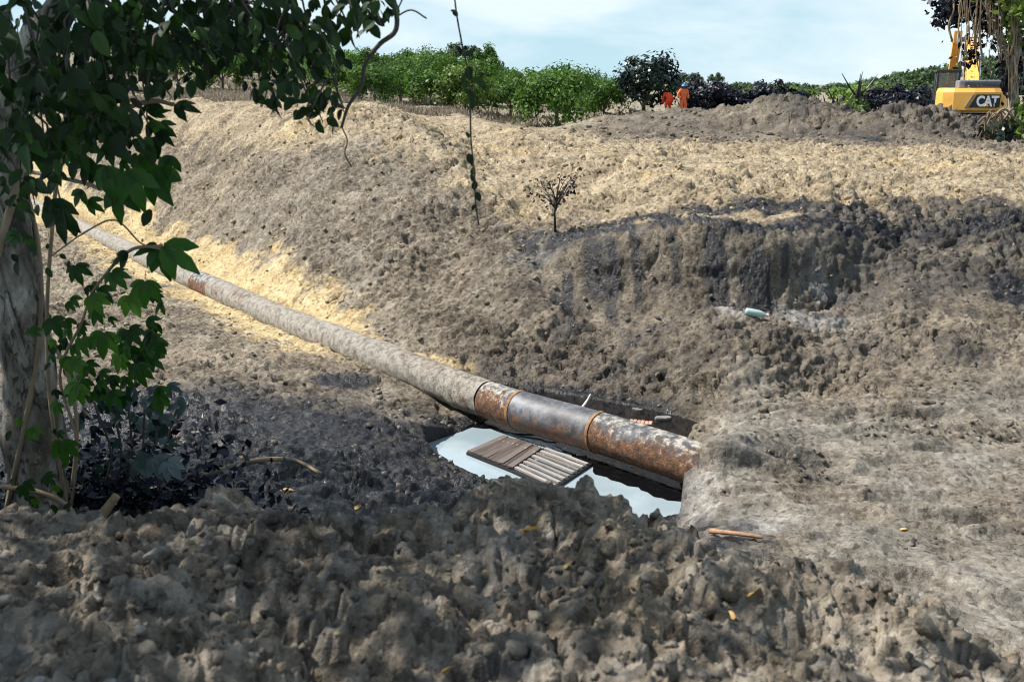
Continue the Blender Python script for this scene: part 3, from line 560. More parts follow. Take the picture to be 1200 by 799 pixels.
pipe_piece('pipe_section', 0, s_at(236), PM, PR, .018, .12, 'far length caked with pale mud')
pipe_piece('pipe_section', s_at(236), s_at(256), PRu, PR + .002, .010, .06, 'short rusty joint beside the hanging leaves')
pipe_piece('pipe_section', s_at(256), sw0, PM, PR, .022, .06, 'middle length caked with grey mud')
pipe_piece('pipe_section', sw0, sw1, PRu, PR, .004, .04, 'short rusty sleeve left of the first weld')
pipe_piece('pipe_section', sw1, sw2, PS, PR + .004, .002, .04, 'bare blue grey steel length between the welds')
pipe_piece('pipe_section', sw2, CUM[-1], PRu, PR, .006, .04, 'rust orange end going into the soil')
MW = simple('weld_rust', (.26, .135, .055), .85, .6, 9, 0, .5, 60)
for s in (sw1, sw2):
    pipe_piece('weld_band', s - .022, s + .022, MW, PR + .012, .006, .011)
# ------------------------------------------------------------------ wooden slat rack floating in the pool
MS = None
def slatmat(name, lo, hi):
    N = NT(name); p = N.objco(); mpn = N.n('ShaderNodeMapping'); mpn.inputs['Scale'].default_value = (1.5, 22, 22); N.l(p, mpn.inputs[0])
    f = N.noise(2.2, 7, .65, mpn.outputs[0]); g = N.noise(7, 5, .6, p)
    oi = N.n('ShaderNodeObjectInfo').outputs['Random']
    c = N.ramp(N.math('ADD', N.math('MULTIPLY', f, .7), N.math('MULTIPLY', oi, .35)), [(.3, lo), (.75, hi)]); c = N.mix(N.math('MULTIPLY_ADD', g, 6, -3.9, clamp=True), c, (.55, .58, .62)); c = N.mix(N.math('MULTIPLY_ADD', f, 9, -5.4, clamp=True), c, (.02, .017, .015))
    N.set(Base_Color=c, Roughness=.45); N.bump(f, .4, .01); return N.m
M['slat'] = slatmat('wet_grey_slats', (.04, .03, .026), (.16, .13, .115)); M['slat2'] = slatmat('pale_wet_slats', (.15, .13, .115), (.42, .39, .37))
RZ = WZ + .05
A0, A1, A2, A3 = [PZ(*p, RZ) for p in ((548, 528), (601, 549), (634, 525), (590, 510))]
B0, B1, B2, B3 = [PZ(*p, RZ) for p in ((603, 549), (648, 570), (692, 541), (642, 523))]
rack = empty('wooden_rack', (A1.x, A1.y, WZ), 'weathered slatted wooden rack half afloat in the milky pool beside the pipe', 'wooden rack')
OFF = Vector((A1.x, A1.y, WZ))
def plank(name, a, b, wdt, th, mat, lift=0, seed=0):
    rg = random.Random(seed); d = (b - a); L_ = d.length; d.normalize(); sx = Vector((0, 0, 1)).cross(d).normalized(); nrm = d.cross(sx)
    mb = MB(); V_ = []; n = 5
    for i in range(n):
        x = -L_ / 2 + L_ * i / (n - 1); w_ = wdt * (1 + rg.uniform(-.08, .08)); bz = rg.uniform(-.004, .004)
        V_ += [(x, -w_ / 2, -th / 2 + bz), (x, w_ / 2, -th / 2 + bz), (x, w_ / 2, th / 2 + bz), (x, -w_ / 2, th / 2 + bz)]
    Fc = [(3, 2, 1, 0), tuple(4 * (n - 1) + k for k in range(4))] + [(4 * i + k, 4 * i + (k + 1) % 4, 4 * i + 4 + (k + 1) % 4, 4 * i + 4 + k) for i in range(n - 1) for k in range(4)]
    o = mb.add(V_, Fc).build(name, mat, rack); m = Matrix((d, sx, nrm)).transposed().to_4x4(); m.translation = (a + b) / 2 - OFF + Vector((0, 0, lift)); o.matrix_local = m; return o
nA = 9
for i in range(nA):
    t = (i + .5) / nA; a = A0.lerp(A1, t); b = A3.lerp(A2, t); plank('slat', a, b.lerp(a, random.uniform(-.04, .05)), (A1 - A0).length / nA * .90 * abs(math.sin((A1 - A0).angle(A3 - A0))), .022, M['slat'], random.uniform(-.006, .006), i)
nB = 8
for i in range(nB):
    t = (i + .3) / nB; a = B0.lerp(B3, t); b = B1.lerp(B2, t); plank('slat', a, b, (B3 - B0).length / nB * .44 * abs(math.sin((B1 - B0).angle(B3 - B0))), .026, M['slat2'], random.uniform(-.004, .006), 20 + i)
for a, b in ((A0, A1), (A1, B1), (B1, B2), (A3, A2), (A2, B3), (A1, A2)): plank('rail', a, b, .05, .035, M['burnt'], -.032, 3)
def flat_piece(name, c, l, w_, th, yaw, mat, label, cat, group=None, tilt=0, seed=0):
    rg = random.Random(seed); n = 9; poly = []
    for k in range(n):
        a = 2 * math.pi * k / n; e = max(abs(math.cos(a)), abs(math.sin(a))) ** -.6; poly.append((math.cos(a) * l / 2 * e * rg.uniform(.85, 1.1), math.sin(a) * w_ / 2 * e * rg.uniform(.85, 1.1)))
    o = MB().prism(poly, 2, -th / 2, th / 2).build(name, mat, None, False, th * .3); o.location = c; o.rotation_euler = (tilt, tilt * .6, yaw); return tag(o, label, cat, group)
M['pale'] = simple('bleached_board', (.55, .53, .50), .6, .2, 12); M['stone'] = simple('grey_stone', (.17, .16, .145), .85, .3, 10, 0, .5, 30); M['brick'] = simple('old_brick', (.42, .24, .17), .85, .3, 14, 0, .5, 40)
flat_piece('board_scrap', PZ(614, 506, WZ + .03), .30, .10, .02, -.1, M['pale'], 'small bleached board scrap afloat between rack and pipe', 'board', seed=2)
flat_piece('wood_chip', PZ(682, 532, WZ + .03), .16, .035, .02, .4, M['pale'], 'thin pale wood chip on the oil just beyond the rack corner', 'wood chip', seed=3)
flat_piece('flat_stone', PZ(777, 490, WZ + .02), .24, .13, .05, .2, M['stone'], 'larger grey flat stone in the oil behind the pipe', 'stone', seed=4)
flat_piece('flat_stone', PZ(747, 480, WZ + .01), .17, .06, .04, -.6, M['stone'], 'small grey stone sliver in the oil behind the pipe', 'stone', seed=5)
o = MB(); [o.box((i * .055 - .14, 0, 0), (.045, .09, .05 + .01 * (i % 2))) for i in range(6)]; o.box((0, 0, -.01), (.32, .07, .03))
o = o.build('broken_brick', M['brick']); o.location = PZ(751, 496, WZ + .05); o.rotation_euler = (.2, 0, -.35); tag(o, 'reddish broken ribbed brick lying behind the pipe end', 'brick')
def stick(name, pts, r, mat, label, cat, n=7, wob=.25, group=None, cut=None):
    c = Vector(pts[0]); cc = curve_pts([Vector(p) - c for p in pts], 6); rr = [r * (1 - .45 * i / len(cc)) for i in range(len(cc))]
    o = MB().tube(cc, rr, n, True, wob, len(pts)).build(name, mat, None, True); o.location = c; return tag(o, label, cat, group)
stick('stick', [PZ(682, 478, WZ + .0), PZ(687, 471, WZ + .06), PZ(692, 462, WZ + .12)], .022, M['pale'], 'short white stick poking out of the black oil behind the pipe', 'stick')
def onground(px, py, Y0, Y1, lift=0):   # where the ray of a pixel meets the finished ground
    for y in np.linspace(Y0, Y1, 400):
        p = P(px, py, y)
        if gz(p.x, p.y) + lift >= p.z: return Vector((p.x, p.y, gz(p.x, p.y) + lift))
    p = P(px, py, Y1); return Vector((p.x, p.y, gz(p.x, p.y) + lift))
stick('stick', [onground(832, 622, 6, 12, .04), onground(862, 625, 6, 12, .05), onground(894, 630, 6, 12, .05)], .026, M['redwood'], 'reddish broken stick lying on grey clay right of the pool', 'stick')
stick('branch', [onground(218, 563, 5.4, 11, .02), onground(262, 549, 5.4, 11, .10), onground(305, 539, 5.4, 11, .14), onground(345, 540, 5.4, 11, .12), onground(378, 556, 5.4, 11, .0)], .028, M['dryvine'], 'long bare arched branch lying on oil black soil left of the pool', 'branch')
p = onground(104, 622, 4.2, 7)
stick('stake', [p - Vector((.05, 0, .05)), p + Vector((.06, .02, .07)), p + Vector((.18, .05, .22))], .045, M['wood'], 'short sawn wooden stake leaning at the foot of the big tree', 'stake', 9, .08)
# bottle
p = onground(886, 367, 13, 18, .05)
pr = [(0, -.13), (.04, -.13), (.045, -.11), (.045, .04), (.03, .09), (.018, .11), (.018, .14), (0, .14)]
mb = MB(); n = 12; mb.add([(x, r * math.cos(2 * math.pi * k / n), r * math.sin(2 * math.pi * k / n)) for r, x in pr for k in range(n)], [(i * n + k, i * n + (k + 1) % n, (i + 1) * n + (k + 1) % n, (i + 1) * n + k) for i in range(len(pr) - 1) for k in range(n)])
N_ = NT('bottle_plastic'); N_.set(Base_Color=(.55, .75, .72), Roughness=.2); N_.b.inputs['Transmission Weight'].default_value = .35
bo = mb.build('plastic_bottle', N_.m, None, True); bo.location = p; bo.scale = (1.25,) * 3; bo.rotation_euler = (0, .18, -.05); tag(bo, 'pale green plastic bottle lying on the stained bank', 'bottle')
cp = MB().tube([(.125, 0, 0), (.155, 0, 0)], .021, 10).build('cap', M['pale'], bo)
# ------------------------------------------------------------------ foliage builders
def leafquads(C, Nrm, size, rg, aspect=.55, fold=.0):
    n = len(C); t = rg.normal(size=(n, 3)); t -= Nrm * (t * Nrm).sum(1, keepdims=True); t /= np.linalg.norm(t, axis=1, keepdims=True) + 1e-9; b = np.cross(Nrm, t)
    s = np.asarray(size).reshape(-1, 1); a = C - t * s * .5; e = C + t * s * .5; l = C - b * s * aspect * .5 + t * s * .05; r_ = C + b * s * aspect * .5 + t * s * .05
    Vv = np.stack([a, l, e, r_], 1).reshape(-1, 3); return Vv, np.arange(4 * n).reshape(n, 4)
def setvar(me, var):
    a = me.attributes.new('var', 'FLOAT', 'POINT'); a.data.foreach_set('value', np.clip(var, 0, 1).astype(np.float32))
def crown_mesh(name, rx, ry, rz, nclump, nleaf, size, seed, low=.15, shell=.55, clumpr=.32, flat=.0):
    rg = np.random.default_rng(seed); d = rg.normal(size=(nclump, 3)); d /= np.linalg.norm(d, axis=1, keepdims=True)
    d[:, 2] = np.where(d[:, 2] < -.45, -d[:, 2] * .6, d[:, 2])
    rad = shell + (1 - shell) * rg.random(nclump) ** .6; lump = 1 + .22 * vnoise(d * 2.1 + seed, seed)
    cc = d * (rad * lump)[:, None]; cr = clumpr * (.6 + .8 * rg.random(nclump)); cb = rg.random(nclump)
    i = rg.integers(0, nclump, nleaf); q = rg.normal(size=(nleaf, 3)); q /= np.linalg.norm(q, axis=1, keepdims=True); q *= (rg.random(nleaf) ** .45)[:, None]
    p = cc[i] + q * cr[i][:, None]; nn = p / (np.linalg.norm(p, axis=1, keepdims=True) + 1e-6) * .8 + q * .6 + rg.normal(size=(nleaf, 3)) * .55 + np.array([0, 0, .35 + flat]); nn /= np.linalg.norm(nn, axis=1, keepdims=True)
    P_ = p * np.array([rx, ry, rz]); P_[:, 2] += rz * (1 + low)
    Vv, Fq = leafquads(P_, nn, size * (.6 + .8 * rg.random(nleaf)), rg)
    me = nmesh(name, Vv, Fq); setvar(me, np.repeat(.55 * rg.random(nleaf) + .45 * cb[i], 4)); return me
def trunk_mb(h, r, seed, nb=4, spread=.5):
    rg = random.Random(seed); mb = MB(); mb.tube([(0, 0, -.3), (rg.uniform(-.05, .05), 0, h * .3), (rg.uniform(-.1, .1), rg.uniform(-.1, .1), h * .7)], [r * 1.2, r, r * .6], 7)
    for k in range(nb):
        a = 2 * math.pi * k / nb + rg.random(); z0 = h * rg.uniform(.2, .45); mb.tube([(0, 0, z0), (math.cos(a) * spread * h * .4, math.sin(a) * spread * h * .4, z0 + h * .22), (math.cos(a) * spread * h * .8, math.sin(a) * spread * h * .8, z0 + h * .5)], [r * .6, r * .4, r * .15], 5)
    return mb
def plant(name, loc, crown_me, mat, trunk_me, tmat, s, rz, label, cat, group, sz=None):
    t = empty(name, loc, label, cat, group, rz); t.scale = (s, s, sz or s)
    link('crown', crown_me, mat, t); link('trunk', trunk_me, tmat, t); return t
CIT = [crown_mesh('citrus_crown', 2.6, 2.6, 1.95, 38 + 5 * k, 4200, .27, 100 + k, -.20, .45, .36 - .02 * k) for k in range(4)]
for k, m_ in enumerate(CIT): m_.materials.append(M['citrus'])
CITY = CIT[1].copy(); CITY.materials.clear(); CITY.materials.append(M['citrus_yellow'])
TRK = [trunk_mb(2.4, .11, k).build('trunk', M['bark']) for k in range(3)]; TRKM = [o.data for o in TRK]
for o in TRK: bpy.data.objects.remove(o)
ORD = ['first', 'second', 'third', 'fourth', 'fifth', 'sixth', 'seventh', 'eighth', 'ninth', 'tenth', 'eleventh', 'twelfth', 'thirteenth', 'fourteenth']
rg = random.Random(21)
front = [(652, 50, .80, 'large round dense green citrus tree at the right end of the front row'), (545, 54, .68, 'citrus tree with bare pale stem in the middle of the front row'), (470, 58, .68, 'low bushy citrus tree just right of the overhanging branch'), (420, 60, .74, 'citrus tree partly hidden by the tip of the overhanging branch'), (708, 58, .60, 'smaller green citrus tree tucked behind the right end of the front row'), (262, 62, .62, 'lone small citrus tree on the dry slope at the left'), (505, 55, .60, 'low dense citrus tree behind the hanging vine'), (598, 57, .66, 'citrus tree between the bare stemmed one and the large round one'), (440, 52, .55, 'low citrus tree close behind the crest of the bank')]
for k, (px, Yd, s, lab) in enumerate(front):
    x = float(XP(px, Yd)); plant('citrus_tree', (x, Yd, hz(x, Yd) - .05), CITY if k == 1 else CIT[k % 4], None, TRKM[k % 3], None, s, k * 1.3, lab, 'tree', 'citrus trees in the front row')
rowsO = [(66, 'second'), (74, 'third'), (83, 'fourth'), (93, 'fifth'), (105, 'sixth'), (119, 'seventh')]
for ri, (Yd, rn) in enumerate(rowsO):
    n = 0; px = 395 - 45 * ri + (ri % 2) * 20
    while px < 715 and n < 14:
        y = Yd + rg.uniform(-1.5, 1.5); x = float(XP(px, y))
        s = rg.uniform(.58, .84); plant('citrus_tree', (x, y, hz(x, y) - .05), CIT[rg.randrange(4)] if rg.random() > .15 else CITY, None, TRKM[rg.randrange(3)], None, s, rg.uniform(0, 6), 'green citrus tree, %s from the left in the %s row of the orchard' % (ORD[n], rn), 'tree', 'citrus trees on the orchard hill', s * rg.uniform(.7, 1.2))
        px += (4.6 + rg.uniform(-.5, .6)) * F / Yd; n += 1
for k, (px, Yd, lab) in enumerate([(205, 76, 'green bush on the slope seen through gaps in the leaves, right of the others'), (160, 84, 'green bush on the slope seen through gaps in the leaves, middle one'), (118, 92, 'green bush on the slope seen through gaps in the leaves, left of the others'), (225, 100, 'pale green bush high on the slope at upper left')]):
    x = float(XP(px, Yd)); plant('hillside_bush', (x, Yd, hz(x, Yd) - .05), CITY if k % 2 else CIT[k], None, TRKM[0], None, .95, k, lab, 'bush', 'bushes on the upper left slope')
tallm = [crown_mesh('tall_crown', 3.0, 3.0, 2.1, 26, 2600, .42, 140 + k, .9, .45, .30) for k in range(2)]
for k, (px, Yd, lab) in enumerate([(541, 135, 'grey green round tree rising above the orchard, left of the pair'), (571, 135, 'darker green tree rising above the orchard, right of the pair')]):
    x = float(XP(px, Yd)); tallm[k].materials.append(M['forest' if k == 0 else 'citrus'])
    top = P(px, 50 if k == 0 else 54, Yd).z; g = hz(x, Yd); s = max(.8, (top - g) / 6.1); plant('tall_tree', (x, Yd, g), tallm[k], None, TRKM[k], None, s * .8, 0, lab, 'tree', 'tall trees above the orchard', s)
# oil-blackened bushes
OIL = [crown_mesh('oiled_crown', 1.5, 1.3, 1.15, 26, 2200, .22, 160 + k, -.1, .5, .36) for k in range(3)]
for m_ in OIL: m_.materials.append(M['oiled'])
BIG = crown_mesh('spattered_crown', 1.85, 1.7, 1.75, 40, 4200, .25, 171, -.05, .5, .33); BIG.materials.append(M['oiled_green'])
x = float(XP(755, 55)); plant('spattered_tree', (x, 55, hz(x, 55) - .1), BIG, None, TRKM[1], M['burnt'], 1.0, 0, 'dark oil spattered round tree left of the workers', 'tree', None, .95)
BT = TRKM[2].copy(); BT.materials.clear(); BT.materials.append(M['burnt'])
for k, (px, Yd, s, sz, lab) in enumerate([(832, 56, .95, .78, 'oil blackened bush right beside the standing worker'), (858, 57, .95, .72, 'oil blackened bush, second to the right of the workers'), (882, 55, .9, .55, 'low oil blackened bush in the dip of the dark hedge'), (903, 56, .9, .80, 'tallest oil blackened bush at the right of the dark hedge'), (928, 56, .8, .68, 'oil blackened bush at the right end of the dark hedge'), (1015, 58, .6, .6, 'small oil blackened bush between spiky plant and excavator'), (1052, 57, 1.1, .72, 'oil blackened bush immediately left of the excavator cab'), (1075, 60, .9, .75, 'oil blackened bush behind the excavator cab'), (812, 58, .55, .85, 'thin oil blackened shrub behind the standing worker')]):
    x = float(XP(px, Yd)); plant('oiled_bush', (x, Yd, hz(x, Yd) - .1), OIL[k % 3], None, BT, None, s * 1.05, k * 1.7, lab, 'bush', 'oil blackened bushes beyond the spoil', sz * 1.15)
# bright bushes beyond, far trees
PAS = crown_mesh('bright_crown', 2.4, 2.2, 1.2, 24, 900, .42, 181, -.2, .5, .36); PAS.materials.append(M['pasture'])
for k, (px, Yd, lab) in enumerate([(1005, 95, 'bright green bush left of the bright clump before the hill'), (1030, 92, 'bright green bush in the middle of the clump before the hill'), (1052, 98, 'bright green bush at the right of the clump before the hill'), (930, 118, 'pale green bush far behind the dark hedge, right one'), (880, 122, 'pale green bush far behind the dark hedge, middle one'), (835, 116, 'pale green bush far behind the dark hedge, left one')]):
    x = float(XP(px, Yd)); plant('bright_bush', (x, Yd, hz(x, Yd) - .1), PAS, None, TRKM[0], None, 1.0, k, lab, 'bush', 'bright bushes on the far flat', .95)
# far wooded hill (reads as one mass)
def hill_top(px): return np.interp(px, [560, 700, 800, 900, 960, 1010, 1050, 1100, 1150, 1250, 1400], [104, 103, 101, 100, 102, 98, 88, 79, 70, 58, 52])
hx = np.linspace(500, 1450, 70); hy = np.linspace(0, 1, 18); HV = []
for t in hy:
    for px in hx:
        Yd = 240 + 220 * t; zt = P(px, hill_top(px) + 8, 460).z; z0 = -3.0; z_ = z0 + (zt - z0) * (t * t * (3 - 2 * t)); HV.append((float(XP(px, Yd)), Yd, z_))
g = np.arange(len(HV)).reshape(len(hy), len(hx)); HQ = np.stack([g[:-1, :-1], g[:-1, 1:], g[1:, 1:], g[1:, :-1]], -1).reshape(-1, 4)
tag(link('hill', nmesh('hill', HV, HQ, True), simple('hill_scrub', (.06, .085, .035), .9, .4, .2, world=True)), kind='structure')
rgn = np.random.default_rng(9); VV = []; FF = []; VA = []; b = 0; base = crown_mesh('tmp', 3.6, 3.6, 2.4, 10, 90, 1.5, 55, -.2, .5, .4); bv = np.zeros(len(base.vertices) * 3, np.float32); base.vertices.foreach_get('co', bv); bv = bv.reshape(-1, 3); bf = np.arange(len(bv)).reshape(-1, 4)
for k in range(900):
    t = rgn.random() ** .8; px = rgn.uniform(520, 1430); Yd = 240 + 220 * t; zt = P(px, hill_top(px) + 8, 460).z; z_ = -3.0 + (zt + 3.0) * (t * t * (3 - 2 * t)); s = rgn.uniform(.7, 1.25); a = rgn.uniform(0, 6.28); ca, sa = math.cos(a), math.sin(a)
    if px < 960 and rgn.random() < .35: s *= .6
    q = bv * s; q = np.stack([q[:, 0] * ca - q[:, 1] * sa, q[:, 0] * sa + q[:, 1] * ca, q[:, 2]], 1) + (float(XP(px, Yd)), Yd, z_ - .5); VV.append(q); FF.append(bf + b); b += len(q); VA.append(np.clip(rgn.random() * .7 + .3 * rgn.random(len(q)), 0, 1))
me = nmesh('distant_wood', np.concatenate(VV), np.concatenate(FF)); setvar(me, np.concatenate(VA)); tag(link('distant_wood', me, M['forest']), 'distant wood covering the low hill behind the excavator', 'wood', kind='stuff')
for k, (px, lab) in enumerate([(802, 'tiny round tree on the far skyline, leftmost'), (815, 'tiny round tree on the far skyline, second from left'), (838, 'tiny round tree on the far skyline, third from left')]):
    Yd = 200; x = float(XP(px, Yd)); s = (P(px, 86, Yd).z - 1.5) / 5.5; plant('skyline_tree', (x, Yd, 1.2), tallm[0], None, TRKM[0], None, s * .7, k, lab, 'tree', 'lone trees on the far skyline', s)
# dry grass on the orchard ground
n = 30000; rgn = np.random.default_rng(31); gy = 38 + 55 * rgn.random(n) ** 1.6; gx = XP(rgn.uniform(20, 730, n), gy); keep = fbm(np.stack([gx * .25, gy * .25, gx * 0], 1), 3, 3) > -.12; gx, gy = gx[keep], gy[keep]; keep = (gy > 40 + 8 * sstep(480, 640, 600 + gx / gy * F)); gx, gy = gx[keep], gy[keep]; zz = height(gx, gy); n = len(gx)
hgt = rgn.uniform(.08, .34, n); wd = rgn.uniform(.03, .07, n); a = rgn.uniform(0, 3.14, n); lx, ly = rgn.normal(0, .18, n), rgn.normal(0, .18, n)
GV = np.stack([np.stack([gx - np.cos(a) * wd, gy - np.sin(a) * wd, zz - .05], 1), np.stack([gx + np.cos(a) * wd, gy + np.sin(a) * wd, zz - .05], 1), np.stack([gx + lx, gy + ly, zz + hgt], 1)], 1).reshape(-1, 3)
me = nmesh('dry_grass', GV, np.arange(3 * n).reshape(n, 3)); setvar(me, np.repeat(rgn.random(n), 3)); tag(link('dry_grass', me, M['straw']), 'dry grey grass under and before the orchard trees', 'grass', kind='stuff')
# spiky plant and scrub on the spoil ridge
def spiky(px, Yd, h, nl, label, name, lean=0):
    x = float(XP(px, Yd)); t = empty(name, (x, Yd, hz(x, Yd)), label, 'plant'); rr = random.Random(px)
    for k in range(nl):
        a = rr.uniform(0, 6.28); e = rr.uniform(.5, 1.35); L_ = h * rr.uniform(.6, 1.0); mb = MB(); pts = []; d = Vector((math.cos(a) * math.cos(e), math.sin(a) * math.cos(e), math.sin(e))); sd = Vector((-math.sin(a), math.cos(a), 0)); Vv = []
        for i in range(5):
            s = i / 4; c = d * (L_ * s) + Vector((0, 0, -.25 * L_ * s * s)) * (1.3 - e); ww = .15 * h * (1 - s * .92) * (.5 + 2 * s * (1 - s)); Vv += [c - sd * ww, c + Vector((0, 0, -.25 * ww)), c + sd * ww]
        o = mb.add(Vv, [(3 * i + j, 3 * i + j + 1, 3 * i + 4 + j, 3 * i + 3 + j) for i in range(4) for j in range(2)]).build('leaf', M['oiled_green'], t, True, fix=False)
    MB().tube([(0, 0, -.2), (0, 0, .25 * h)], [.1 * h, .07 * h], 7).build('stem', M['bark'], t); return t
spiky(952, 45, 1.75, 18, 'spiky dark leaved plant sticking up from the spoil ridge, tallest one', 'spiky_plant'); spiky(975, 45.5, 1.6, 15, 'spiky plant right beside the tallest one on the spoil ridge', 'spiky_plant')
spiky(995, 44, 1.2, 12, 'low trampled spiky plant on the right shoulder of the spoil ridge', 'spiky_plant')
SCR = crown_mesh('scrub_crown', .8, .7, .5, 14, 420, .17, 191, -.2, .4, .4); SCR.materials.append(M['pasture'])
for k, (px, Yd, lab) in enumerate([(985, 45, 'small grey green scrub between the spiky plants'), (1003, 42.5, 'pale scrub at the right foot of the spiky plants')]):
    x = float(XP(px, Yd)); plant('scrub', (x, Yd, hz(x, Yd)), SCR, None, BT, None, .8, k, lab, 'scrub', 'scrub on the spoil ridge')
# burnt sapling
bp = onground(651, 272, 15.5, 21); t = empty('burnt_sapling', bp, 'charred small sapling standing on the lip of the far bank', 'sapling')
rr = random.Random(4); mb = MB(); hh = (P(651, 196, bp.y).z - bp.z); tips = []
mb.tube([(0, 0, -.1), (-.02, 0, hh * .3), (.01, 0, hh * .5)], [.026, .018, .013], 6)
for k in range(24):
    a = rr.uniform(0, 6.28); z0 = hh * rr.uniform(.30, .52); sp = rr.uniform(.18, .48); tip = Vector((math.cos(a) * sp, math.sin(a) * sp * .7, hh * rr.uniform(.55, 1.0))); mb.tube([(0, 0, z0), Vector((tip.x * .45, tip.y * .45, (z0 + tip.z) / 2 + .05)), tip], [.009, .006, .003], 5); tips.append(tip)
mb.build('stem', M['burnt'], t, True)
C_ = []; rgn = np.random.default_rng(77)
for tp in tips:
    for k in range(11): C_.append(np.array(tp) * (1 - .35 * rgn.random()) + rgn.normal(0, .065, 3) + (0, 0, .12 * rgn.random()))
C_ = np.array(C_); nn = rgn.normal(size=C_.shape) + (0, 0, .3); nn /= np.linalg.norm(nn, axis=1, keepdims=True); Vv, Fq = leafquads(C_, nn, rgn.uniform(.035, .095, len(C_)), rgn, .5); me = nmesh('leaves', Vv, Fq); setvar(me, np.repeat(rgn.random(len(C_)), 4)); link('foliage', me, M['oiled'], t)
#--PART2--
# ------------------------------------------------------------------ big tree at the left, with its overhanging branch
def strip_leaf(L_, W, droop=.15, fold=.12, n=5, off=(0, 0, 0), yaw=0, wav=0, stalk=.0):
    Vv = []
    for i in range(n):
        s_ = i / (n - 1); w_ = W * .5 * (math.sin(math.pi * min(1, s_ * .92 + .06)) ** .8) * (1 + wav * math.sin(s_ * 21)); z_ = -droop * L_ * s_ * s_
        Vv += [(stalk + L_ * s_, -w_, z_ + fold * w_), (stalk + L_ * s_, 0, z_ - fold * w_ * .4), (stalk + L_ * s_, w_, z_ + fold * w_)]
    m = Matrix.Rotation(yaw, 3, 'Z'); Vv = [m @ Vector(v) + Vector(off) for v in Vv]
    return Vv, [(3 * i + j, 3 * i + 3 + j, 3 * i + 4 + j, 3 * i + j + 1) for i in range(n - 1) for j in range(2)]
def leaf_mesh(kind, seed):
    rr = random.Random(seed); mb = MB()
    if kind == 'oval': mb.add(*strip_leaf(1, .58 + .1 * rr.random(), .1 + .2 * rr.random(), .2, 6))
    elif kind == 'long': mb.add(*strip_leaf(1, .34, .3, .15, 7, wav=.05))
    elif kind == 'palm':
        for k in range(5):
            an = (-1.15, -.58, 0, .58, 1.15)[k] + rr.uniform(-.08, .08); l = (.62, .9, 1.05, .9, .62)[k]; mb.add(*strip_leaf(l, .36 * l + .06, .25 + .25 * rr.random(), .16, 7, (0, 0, .002 * k), an, .06, .05))
        mb.tube([(-.35, 0, .05), (0, 0, 0)], .016, 5)
    elif kind == 'lobed':
        for k in range(3): mb.add(*strip_leaf((.85, 1.1, .85)[k], .42, .35 + .2 * rr.random(), .2, 7, (0, 0, .003 * k), (-.75, 0, .75)[k] + rr.uniform(-.1, .1), .08))
    me = bpy.data.meshes.new('leaf'); me.from_pydata(mb.v, [], mb.f); me.update(); setvar(me, np.full(len(mb.v), rr.random())); me.polygons.foreach_set('use_smooth', np.ones(len(me.polygons), bool)); return me
OV = [leaf_mesh('oval', k) for k in range(6)]; LO = [leaf_mesh('long', k) for k in range(3)]; PA = [leaf_mesh('palm', k) for k in range(5)]; LB = [leaf_mesh('lobed', k) for k in range(4)]
for m_ in OV + LO: m_.materials.append(M['canopy'])
for m_ in PA + LB: m_.materials.append(M['vine_leaf'])
def leaf_xf(p, size, rr, hang=.6, face=.5):
    d = Vector((rr.uniform(-1, 1), rr.uniform(-.7, .7), -hang * rr.uniform(.3, 1.4))).normalized(); nrm = Vector((rr.uniform(-.8, .8), -face + rr.uniform(-.5, .5), rr.uniform(.2, 1))); y_ = nrm.cross(d).normalized(); z_ = d.cross(y_)
    m = Matrix((d, y_, z_)).transposed().to_4x4(); return Matrix.Translation(p) @ m @ Matrix.Scale(size, 4)
TB = P(46, 640, 6.0); TB.z = hz(TB.x, TB.y) - .1
tree = empty('broad_tree', TB, 'big pale barked tree at the left edge with its leafy branches hanging into view', 'tree')
tp = [TB, P(44, 590, 6), P(34, 450, 6.0), P(18, 300, 6.0), P(6, 190, 6.05), P(-4, 110, 6.1), P(-30, 10, 6.2), P(-60, -140, 6.3), P(-60, -330, 6.4)]
cc = curve_pts([p - TB for p in tp], 12); rr_ = [.235 - .05 * min(1, i / 10) if i < 10 else .185 - .085 * min(1, (i - 10) / 34) for i in range(len(cc))]
def organic_tube(name, cc, rr_, mat, parent, n=20, amp=.06, seed=0):
    mb = MB().tube(cc, rr_, n); Vv = np.array(mb.v); k = len(cc); c = np.repeat(np.array([p[:] for p in cc]), n, 0); d = Vv - c; r_ = np.linalg.norm(d, axis=1, keepdims=True); q = fbm(Vv * 6 + seed, 3, 8) * amp + np.maximum(0, fbm(Vv * 3 + seed, 2, 9)) * amp * 2
    Vv = c + d * (1 + q[:, None] / np.maximum(.05, r_) * .35)
    me = bpy.data.meshes.new(name); me.from_pydata([tuple(v) for v in Vv], [], mb.f); me.update(); me.polygons.foreach_set('use_smooth', np.ones(len(me.polygons), bool)); return link(name, me, mat, parent)
organic_tube('trunk', cc, rr_, M['bark'], tree, 24, .07, 2)
for k in range(5):                      # stems wound round the trunk
    ph = k * 1.3; hp = []
    for i in range(2, 58, 3):
        a_ = ph + i * (.07 + .02 * k) * (-1 if k % 2 else 1); r_ = rr_[i] + .012; hp.append(cc[i] + Vector((math.cos(a_) * r_, math.sin(a_) * r_, 0)))
    MB().tube(curve_pts(hp, 3), [.022, .012, .017, .010, .026][k], 6, True, .3, k).build('clinging_stem', M['bark'] if k % 2 else M['dryvine'], tree, True)
lp = [P(-2, 130, 6.05), P(20, 80, 6.0), P(50, 38, 5.9), P(88, -10, 5.8), P(150, -110, 5.6), P(300, -260, 5.3), P(470, -330, 5.2)]
cl = curve_pts([p - TB for p in lp], 8); organic_tube('limb', cl, [.11 - .06 * i / len(cl) for i in range(len(cl))], M['bark'], tree, 14, .05, 5)
